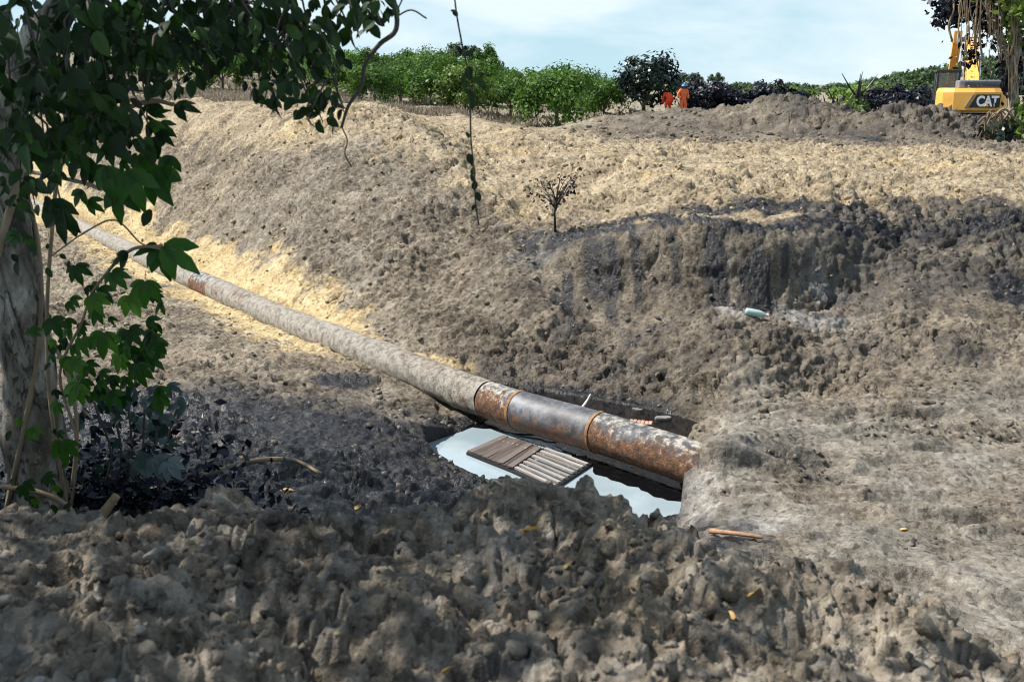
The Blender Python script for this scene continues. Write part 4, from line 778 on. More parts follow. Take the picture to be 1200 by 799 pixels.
for k, pts in enumerate(([(-60, -300, 6.4), (-250, -420, 7.5), (-420, -520, 8.5)], [(-60, -300, 6.4), (60, -420, 7.5), (200, -470, 8.6)], [(-50, -200, 6.3), (-200, -330, 5.2), (-350, -500, 4.4)])):
    q = curve_pts([P(*p) - TB for p in pts], 8); organic_tube('limb', q, [.12 - .08 * i / len(q) for i in range(len(q))], M['bark'], tree, 10, .04, k)
# crown above the picture (it shades the heap)
rgn = np.random.default_rng(5); nc_ = 190; cc3 = []
while len(cc3) < nc_:
    q = rgn.uniform(-1, 1, 3)
    if (q ** 2).sum() > 1: continue
    p = np.array([-5.6, 5.8, 5.4]) + q * np.array([3.9, 4.9, 1.7])
    if p[2] < 2 + .0857 * p[1] + .75: continue
    if p[0] > -3.3 + .12 * (p[1] - 6) + rgn.normal(0, .5): continue
    cc3.append(p)
cc3 = np.array(cc3); nl = 15000; i = rgn.integers(0, nc_, nl); q = rgn.normal(size=(nl, 3)) * np.array([.42, .42, .26]); p = cc3[i] + q; keep = p[:, 2] > 2 + .0857 * p[:, 1] + .22; p = p[keep]; nn = rgn.normal(size=p.shape) * .6 + (0, 0, 1); nn /= np.linalg.norm(nn, axis=1, keepdims=True)
Vv, Fq = leafquads(p - np.array(TB[:]), nn, rgn.uniform(.10, .19, len(p)), rgn, .6); me = nmesh('crown', Vv, Fq); setvar(me, np.repeat(rgn.random(len(p)), 4)); link('crown', me, M['canopy'], tree)
# leaves that hang into the picture
rr = random.Random(12); REG = [(350, 15, 98, 38, 200, .078), (345, 78, 62, 52, 125, .078), (375, 122, 34, 24, 34, .07), (205, 20, 110, 45, 330, .085), (190, 72, 55, 36, 110, .085), (100, 55, 66, 62, 240, .10), (290, 45, 40, 40, 45, .08), (445, 12, 22, 18, 14, .075), (20, 50, 45, 60, 110, .09), (30, 190, 38, 60, 60, .09), (55, 125, 48, 60, 110, .11), (130, 140, 50, 34, 70, .10)]
LV = []; twigs = MB(); 
for (cx, cy, rx, ry, n, sz) in REG:
    hub = P(cx, cy - ry * 1.1, 4.9)
    for k in range(n):
        a = rr.uniform(0, 6.28); u = math.sqrt(rr.random()); Yd = rr.uniform(4.2, 5.6); LV.append((P(cx + math.cos(a) * u * rx, cy + math.sin(a) * u * ry, Yd), sz * rr.uniform(.5, 1.15)))
    for k in range(max(3, n // 14)):
        a = rr.uniform(0, 6.28); e = P(cx + math.cos(a) * rx * .9, cy + abs(math.sin(a)) * ry * .9, rr.uniform(4.3, 5.4)); m_ = hub.lerp(e, .5) + Vector((rr.uniform(-.1, .1), 0, .08)); twigs.tube([hub - TB, m_ - TB, e - TB], [.009, .006, .003], 5)
twigs.tube(curve_pts([p - TB for p in (P(440, -60, 4.9), P(461, 0, 4.8), P(464, 35, 4.8), P(445, 52, 4.8), P(428, 75, 4.8), P(424, 100, 4.8), P(408, 125, 4.8), P(400, 150, 4.8))], 5), [.014 - .0002 * i for i in range(36)], 6)
twigs.tube(curve_pts([p - TB for p in (P(464, 20, 4.8), P(482, 12, 4.8), P(500, 22, 4.8))], 4), .004, 5)
twigs.tube(curve_pts([p - TB for p in (P(400, 148, 4.8), P(407, 165, 4.8), P(404, 180, 4.8), P(412, 196, 4.8))], 4), .0035, 5)
twigs.tube(curve_pts([p - TB for p in (P(88, -10, 5.6), P(150, -30, 5.3), P(260, -40, 5.0), P(380, -50, 4.9), P(450, -50, 4.8))], 5), [.04 - .0012 * i for i in range(21)], 7)
twigs.build('twigs', M['twig'], tree, True)
for p_, s_ in ((P(455, 8, 4.7), .07), (P(462, 3, 4.7), .08), (P(448, -2, 4.7), .06)): LV.insert(0, (p_, s_))
rr.shuffle(LV); TI = Matrix.Translation(-TB)
for p_, s_ in LV[:290]:
    o = link('leaf', OV[rr.randrange(6)], None, tree); o.matrix_local = TI @ leaf_xf(p_, s_, rr, .9, .5)
VV = []; FF = []; VA = []; b = 0; ovd = [(np.array([v.co[:] for v in m_.vertices]), [tuple(pp.vertices) for pp in m_.polygons]) for m_ in OV]
for p_, s_ in LV[290:]:
    v, f = ovd[rr.randrange(6)]; m = np.array(TI @ leaf_xf(p_, s_, rr, .9, .5)); VV.append(v @ m[:3, :3].T + m[:3, 3]); FF += [tuple(q + b for q in x) for x in f]; b += len(v); VA.append(np.full(len(v), rr.random()))
me = nmesh('foliage', np.concatenate(VV), FF); setvar(me, np.concatenate(VA)); tag(link('foliage', me, M['canopy'], tree), kind='stuff')
# ------------------------------------------------------------------ climbing vine with lobed leaves on the trunk
def leafy(name, base, label, cat, stems, leaves, smat):
    t = empty(name, base, label, cat); mb = MB()
    for pts, r_ in stems: mb.tube(curve_pts([p - base for p in pts], 6), r_, 6, True, .2, len(pts))
    mb.build('stem', smat, t, True)
    for (px, py, Yd, size, me, ang, tilt) in leaves:
        size *= .85 * rv.uniform(.8, 1.15)
        p = P(px, py, Yd) - base; o = link('leaf', me, None, t)
        d = Vector((math.cos(ang), -.25, math.sin(ang))).normalized(); nrm = Vector((tilt, -.75, .65)); y_ = nrm.cross(d).normalized(); z_ = d.cross(y_)
        o.matrix_local = Matrix.Translation(p) @ Matrix((d, y_, z_)).transposed().to_4x4() @ Matrix.Scale(size, 4)
    return t
rv = random.Random(8)
def pick(L_): return L_[rv.randrange(len(L_))]
big = []
for (px, py, sz) in [(93, 448, .15), (82, 420, .13), (73, 515, .16), (130, 318, .15), (108, 345, .14), (150, 345, .15), (170, 328, .16), (122, 388, .16), (150, 385, .15), (95, 395, .14), (172, 396, .15), (140, 415, .15), (115, 362, .12), (60, 372, .12), (88, 310, .13), (160, 425, .14), (100, 425, .12), (66, 470, .10), (185, 400, .12)]: big.append((px, py, 5.35 + rv.uniform(-.25, .25), sz, pick(PA), rv.uniform(-2.3, -.6), rv.uniform(-.3, .3)))
for (px, py, sz, an) in [(187, 290, .20, -1.2), (192, 288, .20, -.5), (185, 290, .13, 3.3), (150, 298, .15, 3.5), (60, 235, .20, -.9), (72, 245, .16, -1.7), (125, 195, .20, -1.5), (150, 200, .22, -1.1), (175, 205, .20, -.8), (105, 185, .18, -2.0), (160, 185, .18, -.4), (130, 170, .18, -2.4), (90, 165, .17, -1.2), (190, 195, .18, -1.3), (45, 160, .22, -1.4), (30, 150, .20, -1.8), (60, 150, .18, -.9), (140, 220, .17, -1.7), (182, 135, .10, .6), (205, 125, .12, 0), (175, 143, .11, -.8), (110, 140, .14, -1.0), (95, 120, .13, 2.6)]: big.append((px, py, 5.1 + rv.uniform(-.3, .3), sz, pick(LB), an, rv.uniform(-.3, .3)))
for k in range(46): big.append((rv.uniform(55, 205), rv.gauss(170, 30), 5.4 + rv.uniform(-.3, .3), rv.uniform(.07, .13), pick(OV[:]) if k % 2 else pick(LB), rv.uniform(-2.6, -.4), rv.uniform(-.4, .4)))
for k in range(40): big.append((rv.uniform(5, 95), rv.uniform(250, 600), 5.5 + rv.uniform(-.15, .1), rv.uniform(.05, .10), pick(OV[:]) if k % 3 else pick(PA), rv.uniform(-2.6, -.4), rv.uniform(-.4, .4)))
for k in range(70): big.append((rv.uniform(60, 190), rv.uniform(330, 470), 5.6 + rv.uniform(-.2, .3), rv.uniform(.07, .12), pick(LB), rv.uniform(-2.6, -.4), rv.uniform(-.4, .4)))
b0 = P(80, 600, 5.8); b0.z = hz(b0.x, b0.y)
stems = [([b0, P(90, 520, 5.6), P(70, 440, 5.6), P(95, 380, 5.5), P(110, 340, 5.45), P(150, 295, 5.3), P(190, 288, 5.2)], .009), ([b0, P(60, 480, 5.7), P(55, 380, 5.7), P(60, 280, 5.6), P(70, 200, 5.5), P(100, 150, 5.3), P(170, 120, 5.1), P(205, 123, 5.1)], .012), ([P(28, 200, 5.8), P(60, 206, 5.6), P(100, 215, 5.5), P(118, 222, 5.4)], .012), ([P(60, 300, 5.7), P(100, 272, 5.4), P(135, 258, 5.3), P(165, 285, 5.2), P(188, 292, 5.2)], .005), ([P(0, 85, 5.7), P(60, 118, 5.5), P(105, 128, 5.4)], .010), ([P(72, 240, 5.6), P(66, 215, 5.6), P(62, 180, 5.6)], .006), ([P(0, 570, 5.7), P(40, 575, 5.6), P(75, 590, 5.6), P(95, 615, 5.6)], .016), ([P(60, 400, 5.7), P(80, 440, 5.6), P(90, 500, 5.6), P(85, 570, 5.6)], .012)]
leafy('climbing_vine', b0, 'green vine with lobed and five fingered leaves climbing the big tree', 'vine', stems, big, M['dryvine'])
# oil splashed undergrowth at the foot of the tree
gl = leafmat('oil_splashed_leaves', [(0, (.008, .018, .012)), (.4, (.02, .05, .03)), (.7, (.05, .08, .075)), (1, (.15, .19, .20))], .22, .12, (1, 1.1, .9))
OG = [leaf_mesh('palm', 30 + k) for k in range(3)]; OL = [leaf_mesh('lobed', 40 + k) for k in range(3)]
for m_ in OG + OL: m_.materials.append(gl)
ul = [(180, 535, 5.6, .17, OG[0], -1.2, 0), (170, 530, 5.6, .15, OG[1], -1.9, .1), (195, 540, 5.6, .15, OG[2], -.8, .2), (195, 520, 5.6, .09, OL[0], .1, 0), (185, 462, 5.9, .15, OG[1], -1.3, .2), (175, 475, 5.9, .12, OL[1], -.7, 0), (195, 485, 6, .10, OL[2], -1.5, 0), (125, 470, 5.8, .10, OL[0], -.8, 0)]
for k in range(60): ul.append((rv.gauss(150, 32), rv.uniform(450, 600), 6.4 + rv.uniform(-.5, .9), rv.uniform(.08, .15), rv.choice(OL + OG), rv.uniform(-3, 0), rv.uniform(-.5, .5)))
b1 = P(150, 600, 6.2); b1.z = hz(b1.x, b1.y)
und = leafy('oily_undergrowth', b1, 'dark oil splashed leafy undergrowth at the foot of the big tree', 'shrub', [([b1 + Vector((.1 * k - .3, 0, -.1)), P(130 + 12 * k, 540, 6.2), P(110 + 20 * k, 470, 6.3)], .008) for k in range(6)], ul, M['twig'])
rgn = np.random.default_rng(14); nl = 2200; cx_, cy_ = rgn.normal(-.05, .42, nl), np.abs(rgn.normal(.0, .7, nl)) - .2; C_ = np.stack([cx_, cy_, height(cx_ + b1.x, cy_ + b1.y) - b1.z + .02 + np.abs(rgn.normal(0, .22, nl)) * (.3 + (rgn.random(nl) < .4))], 1); nn = rgn.normal(size=C_.shape) + (0, 0, .5); nn /= np.linalg.norm(nn, axis=1, keepdims=True); Vv, Fq = leafquads(C_, nn, rgn.uniform(.05, .11, nl), rgn, .5); me = nmesh('foliage', Vv, Fq); setvar(me, np.repeat(rgn.random(nl), 4)); tag(link('foliage', me, M['oiled'], und), kind='stuff')
# ------------------------------------------------------------------ thin vine hanging in mid air
vp = [P(531, -60, 5), P(533, 0, 5), P(541, 50, 5), P(549, 88, 5), P(551, 130, 5), P(552, 165, 5), P(556, 205, 5), P(557, 235, 5), P(561, 264, 5)]; vb = vp[0]
hv = []
for (px, py, sz, an, kind) in [(531, 12, .055, -.9, 0), (534, 14, .045, 2.9, 0), (542, 64, .07, 1.9, 0), (546, 66, .075, .6, 0), (548, 78, .10, -1.6, 0), (544, 86, .08, -2.0, 0), (541, 95, .12, -1.1, 0), (553, 92, .09, -.4, 0), (549, 104, .13, -1.3, 0), (560, 96, .06, -.6, 0), (548, 155, .07, -1.0, 0), (551, 180, .09, -1.3, 1), (556, 196, .085, -2.0, 1), (553, 205, .09, -1.0, 1), (558, 212, .085, -1.7, 1), (556, 225, .07, -1.1, 1), (558, 240, .06, -2.2, 1)]: hv.append((px + rv.uniform(-2, 2), py, 5, sz * rv.uniform(.6, .95), LO[rv.randrange(3)] if kind == 0 and sz > .1 else OV[rv.randrange(6)], an, rv.uniform(-.4, .4)))
leafy('hanging_vine', vb, 'thin leafy vine hanging straight down in mid air left of centre', 'vine', [(vp, .0045)], hv, M['twig'])
# ------------------------------------------------------------------ fallen leaves
for k, (px, py, Ya, Yb, sz, yaw, lab) in enumerate([(610, 622, 2.5, 6, .085, .3, 'large yellow fallen leaf on the crest of the foreground heap'), (663, 666, 2.5, 6, .07, 1.2, 'small yellow fallen leaf on the heap below the large one'), (877, 704, 2.4, 6, .075, .9, 'tan fallen leaf standing on the right part of the heap'), (861, 726, 2.4, 6, .05, 2.2, 'small reddish fallen leaf beside the tan one on the heap'), (328, 575, 5, 10, .12, .1, 'yellow fallen leaf on dark soil below the bare branch'), (417, 597, 5, 10, .09, 1.4, 'pale yellow fallen leaf on dark soil left of the pool'), (1073, 694, 2.4, 6, .06, .5, 'orange fallen leaf at the right crest of the heap'), (1055, 621, 6, 12, .10, .4, 'small yellow leaf lying on the grey clay at the right'), (285, 537, 5, 11, .10, 2, 'yellow leaf lying beside the arch of the bare branch'), (518, 792, 2, 5, .05, .7, 'yellow leaf at the bottom edge of the picture')]):
    p = onground(px, py, Ya, Yb, .012); o = link('fallen_leaf', leaf_mesh('oval', 60 + k), M['dry_leaf']); o.location = p; o.scale = (sz,) * 3; o.rotation_euler = (R(-35 if Ya < 4 else -10), R(-10), yaw); tag(o, lab, 'leaf', 'fallen leaves')
# ------------------------------------------------------------------ people
def skin_mesh(name, pts, edges, rad, sub=2):
    me = bpy.data.meshes.new(name); me.from_pydata(pts, edges, []); o = bpy.data.objects.new(name, me); COL.objects.link(o); md = o.modifiers.new('s', 'SKIN'); md.use_smooth_shade = True
    for i, r_ in enumerate(rad):
        q = me.skin_vertices[0].data[i]; q.radius = r_ if isinstance(r_, tuple) else (r_, r_); q.use_root = (i == 0)
    o.modifiers.new('u', 'SUBSURF').levels = sub; dg = bpy.context.evaluated_depsgraph_get(); m2 = bpy.data.meshes.new_from_object(o.evaluated_get(dg)); bpy.data.objects.remove(o); m2.name = name
    m2.polygons.foreach_set('use_smooth', np.ones(len(m2.polygons), bool)); return m2
M['cover'] = simple('orange_coverall', (.80, .17, .045), .8, .22, 9, 0, .5, 30); M['cover2'] = simple('red_coverall', (.72, .07, .02), .8, .25, 9, 0, .5, 30); M['skin'] = simple('dark_skin', (.10, .05, .03), .6, .1); M['helmet'] = simple('blue_helmet', (.03, .16, .55), .3, .1); M['boot'] = simple('boots', (.03, .025, .02), .7, .2)
def person(loc, rz, pose, mat, label, helmet=True):
    t = empty('person', loc, label, 'person', None, rz); J = pose
    names = ['pel', 'chest', 'neck', 'head', 'crown', 'shL', 'elL', 'haL', 'shR', 'elR', 'haR', 'hipL', 'knL', 'anL', 'toL', 'hipR', 'knR', 'anR', 'toR']
    E = [('pel', 'chest'), ('chest', 'neck'), ('neck', 'head'), ('head', 'crown'), ('chest', 'shL'), ('shL', 'elL'), ('elL', 'haL'), ('chest', 'shR'), ('shR', 'elR'), ('elR', 'haR'), ('pel', 'hipL'), ('hipL', 'knL'), ('knL', 'anL'), ('anL', 'toL'), ('pel', 'hipR'), ('hipR', 'knR'), ('knR', 'anR'), ('anR', 'toR')]
    rb = dict(pel=(.13, .10), chest=(.15, .10), neck=.055, head=.085, crown=.075, shL=.06, elL=.042, haL=.035, shR=.06, elR=.042, haR=.035, hipL=.085, knL=.058, anL=.04, toL=.04, hipR=.085, knR=.058, anR=.04, toR=.04)
    ix = {n_: i for i, n_ in enumerate(names)}
    link('body', skin_mesh('body', [J[n_] for n_ in names], [(ix[a], ix[b]) for a, b in E], [rb[n_] for n_ in names]), M['skin'], t)
    nm = [n_ for n_ in names if n_ not in ('head', 'crown', 'toL', 'toR')]; ix = {n_: i for i, n_ in enumerate(nm)}; JJ = {n_: Vector(J[n_]) for n_ in nm}
    for sd in 'LR': JJ['ha' + sd] = JJ['el' + sd].lerp(JJ['ha' + sd], .85); JJ['an' + sd] = JJ['kn' + sd].lerp(JJ['an' + sd], .92)
    rc = {n_: ((rb[n_][0] + .05, rb[n_][1] + .05) if isinstance(rb[n_], tuple) else rb[n_] + (.012 if n_ == 'neck' else .032)) for n_ in nm}
    link('coverall', skin_mesh('coverall', [tuple(JJ[n_]) for n_ in nm], [(ix[a], ix[b]) for a, b in E if a in ix and b in ix], [rc[n_] for n_ in nm]), mat, t)
    for sd in 'LR':
        a = Vector(J['an' + sd]); b_ = Vector(J['to' + sd]); MB().tube([a + Vector((0, 0, .08)), a, a.lerp(b_, .5), b_], [.06, .065, .06, .045], 8).build('boot', M['boot'], t, True)
    if helmet:
        h = Vector(J['head']); c = Vector(J['crown']); up = (c - h).normalized(); mb = MB(); n = 14; Vv = []
        ux_ = up.orthogonal().normalized(); uy = up.cross(ux_)
        for (r_, z_) in ((.175, -.005), (.135, .0), (.13, .05), (.11, .095), (.065, .125), (.0, .135)): Vv += [h + up * (z_ + .04) + (ux_ * math.cos(2 * math.pi * k / n) + uy * math.sin(2 * math.pi * k / n)) * r_ for k in range(n)]
        mb.add(Vv, [(i * n + k, i * n + (k + 1) % n, (i + 1) * n + (k + 1) % n, (i + 1) * n + k) for i in range(5) for k in range(n)]).build('helmet', M['helmet'], t, True, fix=False)
    return t
ST = dict(pel=(0, 0, .95), chest=(0, .02, 1.28), neck=(0, .04, 1.48), head=(0, .07, 1.58), crown=(0, .06, 1.70), shL=(-.20, .02, 1.40), elL=(-.29, -.02, 1.13), haL=(-.20, .20, .98), shR=(.20, .02, 1.40), elR=(.30, -.02, 1.14), haR=(.20, .20, .98), hipL=(-.10, 0, .88), knL=(-.13, .03, .48), anL=(-.14, 0, .09), toL=(-.15, .18, .05), hipR=(.10, 0, .88), knR=(.12, .05, .48), anR=(.13, .02, .09), toR=(.15, .20, .05))
BE = dict(pel=(0, 0, .78), chest=(-.22, .18, .98), neck=(-.36, .28, 1.0), head=(-.45, .34, .98), crown=(-.56, .40, .95), shL=(-.34, .04, 1.0), elL=(-.45, .12, .72), haL=(-.52, .25, .50), shR=(-.18, .36, 1.0), elR=(-.30, .44, .72), haR=(-.42, .50, .50), hipL=(-.05, -.12, .70), knL=(-.22, -.10, .42), anL=(-.02, -.14, .09), toL=(-.18, -.08, .05), hipR=(.05, .12, .70), knR=(-.14, .20, .42), anR=(.04, .16, .09), toR=(-.12, .24, .05))
x = float(XP(800, 53)); zt = P(800, 98, 53).z - 1.76
person((x, 53, zt), R(200), ST, M['cover'], 'worker standing in orange coveralls and blue helmet beyond the spoil')
x = float(XP(786, 53)); person((x, 53.2, P(786, 107, 53).z - 1.14), R(-30), BE, M['cover2'], 'worker in red orange coveralls bending down beside the standing one', False)
for px, zz_ in ((800, zt), (786, zt)): pass
# ------------------------------------------------------------------ excavator
def paint(name, c, rough=.45):
    N = NT(name); p = N.objco(); f = N.noise(2.5, 7, .65, p); g_ = N.noise(14, 6, .7, p); co = N.mix(N.math('MULTIPLY_ADD', f, 5, -2.7, clamp=True), c, tuple(x_ * .72 + .03 for x_ in c)); co = N.mix(N.math('MULTIPLY_ADD', g_, 9, -5.6, clamp=True), co, (.16, .12, .08)); N.set(Base_Color=co, Roughness=rough); return N.m
M['yellow'] = paint('machine_yellow', (.88, .46, .09)); M['mblack'] = paint('machine_black', (.018, .018, .02), .5); M['mgrey'] = paint('machine_grey', (.20, .21, .23), .5); M['chrome'] = simple('cylinder_rod', (.6, .62, .65), .25, .05, 3, .9)
N_ = NT('cab_glass'); N_.set(Base_Color=(.55, .65, .68), Roughness=.08); N_.b.inputs['Transmission Weight'].default_value = .8; M['glass'] = N_.m
M['white'] = simple('letter_white', (.85, .85, .85), .5, .05)
EY = 45.5; ex = float(XP(1134, EY)); EZ = P(1130, 131, EY).z - 1.12
exc = empty('excavator', (ex, EY, EZ), 'yellow tracked excavator with raised boom standing behind the spoil heap', 'excavator', None, R(-18))
for sx in (-1, 1):
    mb = MB(); poly = []
    for k in range(24):
        a = 2 * math.pi * k / 24; poly.append((1.55 * (1 if math.cos(a) > 0 else -1) + .42 * math.cos(a), .46 + .42 * math.sin(a)))
    mb.prism(poly, 0, sx * 1.25 - .3, sx * 1.25 + .3)
    for k in range(24): mb.box((sx * 1.25, -1.8 + k * .156, .90), (.62, .05, .05)); mb.box((sx * 1.25, -1.8 + k * .156, .02), (.62, .05, .05))
    for k in range(7):
        mb.box((sx * 1.25, -1.99, .2 + k * .09), (.62, .05, .04))
    mb.build('track', M['mblack'], exc)
MB().box((0, 0, .85), (1.9, 2.6, .4)).build('undercarriage', M['mgrey'], exc, False, .05)
MB().box((0, .5, 1.17), (2.6, 3.6, .14)).build('deck', M['mblack'], exc, False, .02)
pl = [(-1.38, .0), (-1.38, -1.25), (-1.22, -1.62), (-.8, -1.82), (0, -1.9), (.8, -1.82), (1.22, -1.62), (1.38, -1.25), (1.38, 0)]
mb = MB(); n = len(pl); lv = [(1.12, .93), (1.22, 1.0), (1.95, 1.0), (2.12, .96)]
mb.add([(x_ * s_, y_ * s_, z_) for z_, s_ in lv for x_, y_ in pl], [tuple(reversed(range(n)))] + [tuple(range(3 * n, 4 * n))] + [(i * n + k, i * n + (k + 1) % n, (i + 1) * n + (k + 1) % n, (i + 1) * n + k) for i in range(3) for k in range(n)])
cw = mb.build('counterweight', M['yellow'], exc)
MB().prism([(-.18, 1.32), (1.02, 1.32), (1.02, 1.86), (.10, 1.86)], 1, -1.925, -1.86).build('logo_panel', M['mblack'], cw)
fc = bpy.data.curves.new('lettering', 'FONT'); fc.body = 'CAT'; fc.size = .62; fc.extrude = .012; fc.offset = .022; fc.space_character = .92
fo = bpy.data.objects.new('lettering', fc); COL.objects.link(fo); dg = bpy.context.evaluated_depsgraph_get(); tm = bpy.data.meshes.new_from_object(fo.evaluated_get(dg)); bpy.data.objects.remove(fo)
lt = link('lettering', tm, M['white'], cw); tm.materials.clear(); tm.materials.append(M['white']); lt.rotation_euler = (R(90), 0, 0); xs = [v.co.x for v in tm.vertices]; lt.scale = (.86 / (max(xs) - min(xs)), .95, 1); lt.location = (.10, -1.945, 1.385)
MB().prism([(.44, 1.37), (.60, 1.37), (.52, 1.49)], 1, -1.972, -1.95).build('logo_triangle', M['yellow'], cw)
MB().prism([(-.34, 1.32), (-.26, 1.32), (.02, 1.86), (-.06, 1.86)], 1, -1.925, -1.86).build('logo_stripe', M['mgrey'], cw)
hd = MB().box((.35, -.75, 2.28), (1.95, 1.7, .36)).build('engine_hood', M['mgrey'], exc, False, .06)
for k in range(5): MB().box((.35, -1.615, 2.18 + k * .05), (1.5, .02, .02)).build('vent_slat', M['mblack'], hd)
MB().tube([(.75, -.5, 2.4), (.75, -.5, 2.85)], .07, 10).build('exhaust_pipe', M['mblack'], exc, True)
MB().box((.95, .6, 1.65), (.75, 2.2, .85)).build('side_housing', M['yellow'], exc, False, .05)
MB().box((-1.0, -.75, 1.95), (.62, 1.2, .38)).build('side_door', M['yellow'], exc, False, .05)
cab = MB().box((-.92, .85, 1.32), (.95, 1.75, .18)).build('cab', M['mblack'], exc, False, .02)
for sx, sy in ((-1.36, .02), (-.48, .02), (-1.36, 1.68), (-.48, 1.68), (-1.36, .85)): MB().box((sx, sy, 2.12), (.09, .10, 1.45)).build('pillar', M['mblack'], cab, False, .02)
MB().box((-.92, .85, 2.88), (1.05, 1.85, .12)).build('roof', M['mblack'], cab, False, .04)
for c_, d_ in (((-.92, .03, 2.25), (.80, .012, 1.1)), ((-.92, 1.67, 2.2), (.80, .012, 1.2)), ((-1.37, .85, 2.2), (.012, 1.55, 1.2)), ((-.47, .85, 2.2), (.012, 1.55, 1.2))): MB().box(c_, d_).build('window', M['glass'], cab)
st = MB().box((-.92, .7, 1.65), (.5, .5, .14)).box((-.92, .45, 2.0), (.5, .14, .62)).build('seat', M['mblack'], cab, False, .04)
MB().prism([(.6, 1.3), (1.0, 1.35), (3.0, 3.55), (3.5, 4.25), (3.3, 4.45), (2.7, 4.05), (.7, 2.2), (.5, 1.7)], 0, -.05, .45).build('boom', M['yellow'], exc, False, .03)
for sx in (-.16, .56): 
    cy = MB().tube([(sx, 1.3, 1.5), (sx, 2.0, 2.6)], .09, 10).build('boom_cylinder', M['mgrey'], exc, True); MB().tube([(sx, 2.0, 2.6), (sx, 2.65, 3.55)], .05, 10).build('rod', M['chrome'], cy, True)
stk = MB().prism([(3.1, 4.75), (3.55, 4.5), (4.4, 2.3), (4.2, 2.2), (3.5, 3.6), (3.1, 4.2)], 0, -.62, -.25).build('stick', M['yellow'], exc, False, .03)
MB().tube([(-.70, 3.3, 4.35), (.55, 3.3, 4.35)], .11, 12).build('pivot_pin', M['mgrey'], exc, True)
cy = MB().tube([(-.43, 2.2, 3.95), (-.43, 2.9, 4.55)], .08, 10).build('stick_cylinder', M['mgrey'], exc, True); MB().tube([(-.43, 2.9, 4.55), (-.43, 3.2, 4.72)], .045, 8).build('rod', M['chrome'], cy, True)
MB().prism([(4.1, 2.3), (4.6, 2.2), (5.0, 1.5), (4.6, 1.0), (4.0, 1.0), (4.2, 1.4)], 0, -.75, -.05).build('bucket', M['mgrey'], exc, False, .03)
for y_ in (-1.2, .4, 1.9): pass
# ------------------------------------------------------------------ vine-hung tree at the right
RB = P(1192, 184, 34); RB.z = hz(RB.x, RB.y) - .1
rt = empty('vine_hung_tree', RB, 'tall tree hung with dry vines at the right edge before the excavator', 'tree')
q = curve_pts([p - RB for p in (RB, P(1191, 150, 34), P(1187, 90, 34), P(1192, 40, 34), P(1184, -40, 34), P(1186, -160, 34))], 8); organic_tube('trunk', q, [.16 - .06 * i / len(q) for i in range(len(q))], M['bark'], rt, 14, .06, 4)
for k, pts in enumerate((((1178, 60, 34), (1160, 10, 34.2), (1140, -40, 34.5), (1120, -90, 35)), ((1172, 20, 34), (1190, -10, 34), (1215, -40, 34)), ((1188, 90, 34), (1172, 40, 34.3), (1150, 0, 34.5)))):
    q = curve_pts([P(*p) - RB for p in pts], 6); organic_tube('limb', q, [.12 - .07 * i / len(q) for i in range(len(q))], M['bark'], rt, 9, .03, k)
def cloud(spec, seed, sz=(.16, .34)):
    rgn = np.random.default_rng(seed); C_ = []
    for (px, py, Yd, rx, ry, n, ns) in spec:
        cl_ = rgn.normal(size=(ns, 2)) * .5; i = rgn.integers(0, ns, n); u = cl_[i] + rgn.normal(size=(n, 2)) * .22; 
        for (a, b_) in u: C_.append((P(px + a * rx, py + b_ * ry, Yd + rgn.normal() * .5) - RB)[:])
    C_ = np.array(C_); nn = rgn.normal(size=C_.shape) + (0, -.2, .5); nn /= np.linalg.norm(nn, axis=1, keepdims=True); Vv, Fq = leafquads(C_, nn, rgn.uniform(*sz, len(C_)), rgn, .6); me = nmesh('crown', Vv, Fq); setvar(me, np.repeat(rgn.random(len(C_)), 4)); return me
link('crown', cloud([(1152, -2, 35.5, 36, 40, 3600, 44), (1112, 14, 35.5, 12, 18, 700, 12), (1170, -70, 35, 70, 60, 2600, 30), (1188, 70, 35.3, 18, 45, 500, 16)], 3), M['oiled'], rt)
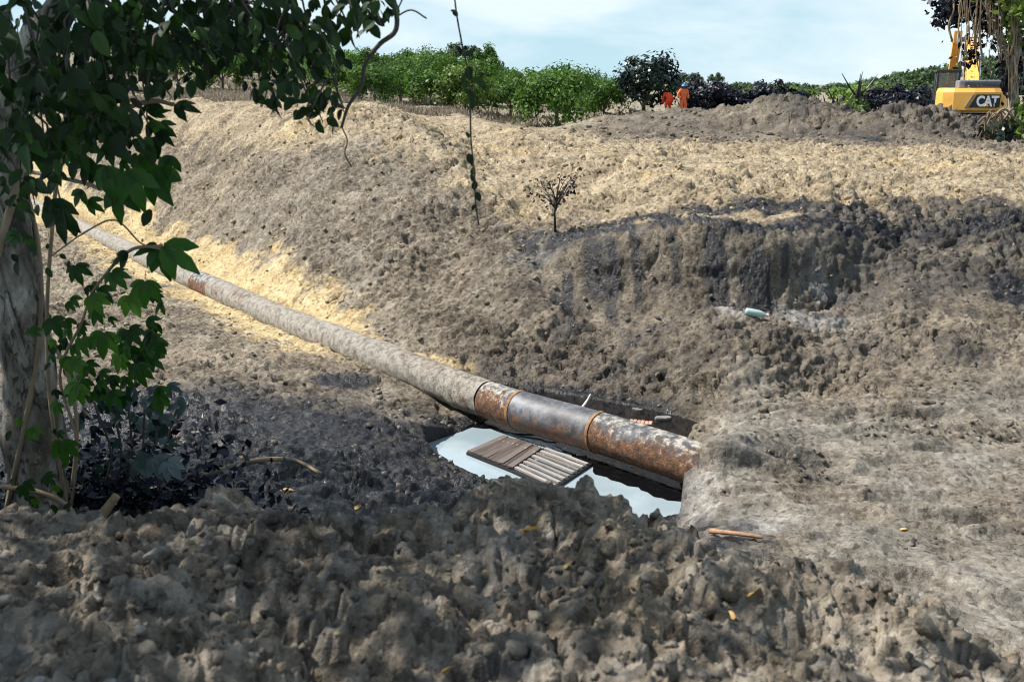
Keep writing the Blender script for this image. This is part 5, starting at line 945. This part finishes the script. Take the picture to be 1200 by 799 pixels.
o = link('crown', cloud([(1195, 10, 33.6, 14, 35, 240, 12), (1180, 5, 33.6, 30, 20, 120, 8), (1196, 150, 33.4, 12, 30, 260, 10)], 4), M['citrus_yellow'], rt); o['label'] = 'light green leaves at the right edge of the crown'
rv2 = random.Random(3); t = empty('hanging_dry_vines', P(1150, -60, 33.7), 'curtain of dry brown vines hanging from the tree at the right edge', 'vines'); VB = P(1150, -60, 33.7)
for k in range(34):
    px = rv2.uniform(1122, 1206); y1 = rv2.uniform(20, 88) if px < 1180 else rv2.uniform(60, 182); Yd = 33.6 + rv2.uniform(-.5, .5); nS = 7; pts = []; dx = rv2.uniform(-12, 8)
    for i in range(nS): pts.append(P(px + dx * i / nS + rv2.uniform(-3.0, 3.0), -60 + (y1 + 60) * i / (nS - 1), Yd + rv2.uniform(-.1, .1)) - VB)
    MB().tube(curve_pts(pts, 3), rv2.choice((.012, .016, .02, .035)), 5, True, .4, k).build('strand', M['dryvine'], t, True)
dl = cloud([(1165, 30, 33.5, 36, 50, 160, 40), (1175, 57, 33.5, 6, 6, 14, 2)], 9, (.07, .15)); ov = VB - RB; o = link('dead_leaves', dl, M['straw'], t); o.location = -ov
BB = P(1150, 180, 33); BB.z = hz(BB.x, BB.y) - .05; t = empty('dry_brush', BB, 'tangle of dry twigs and sparse leaves at the foot of the vine hung tree', 'brush')
mb = MB()
for k in range(34):
    px = rv2.uniform(1145, 1206); a = P(px, 184, 33 + rv2.uniform(-.4, .4)) - BB; a.z = rv2.uniform(-.1, .05); hh_ = rv2.uniform(.4, 1.2); dx = rv2.uniform(-.7, .7); mb.tube(curve_pts([a, a + Vector((dx * .2, 0, hh_ * .7)), a + Vector((dx * .7, rv2.uniform(-.2, .2), hh_)), a + Vector((dx * 1.3, 0, hh_ * rv2.uniform(.4, .9)))], 4), rv2.choice((.015, .022, .04)), 5, True, .3, k)
mb.build('twigs', M['dryvine'], t, True)
C0 = RB.copy(); dl = cloud([(1176, 160, 33, 26, 18, 300, 24)], 19); o = link('foliage', dl, M['oiled_green'], t); o.location = RB - BB
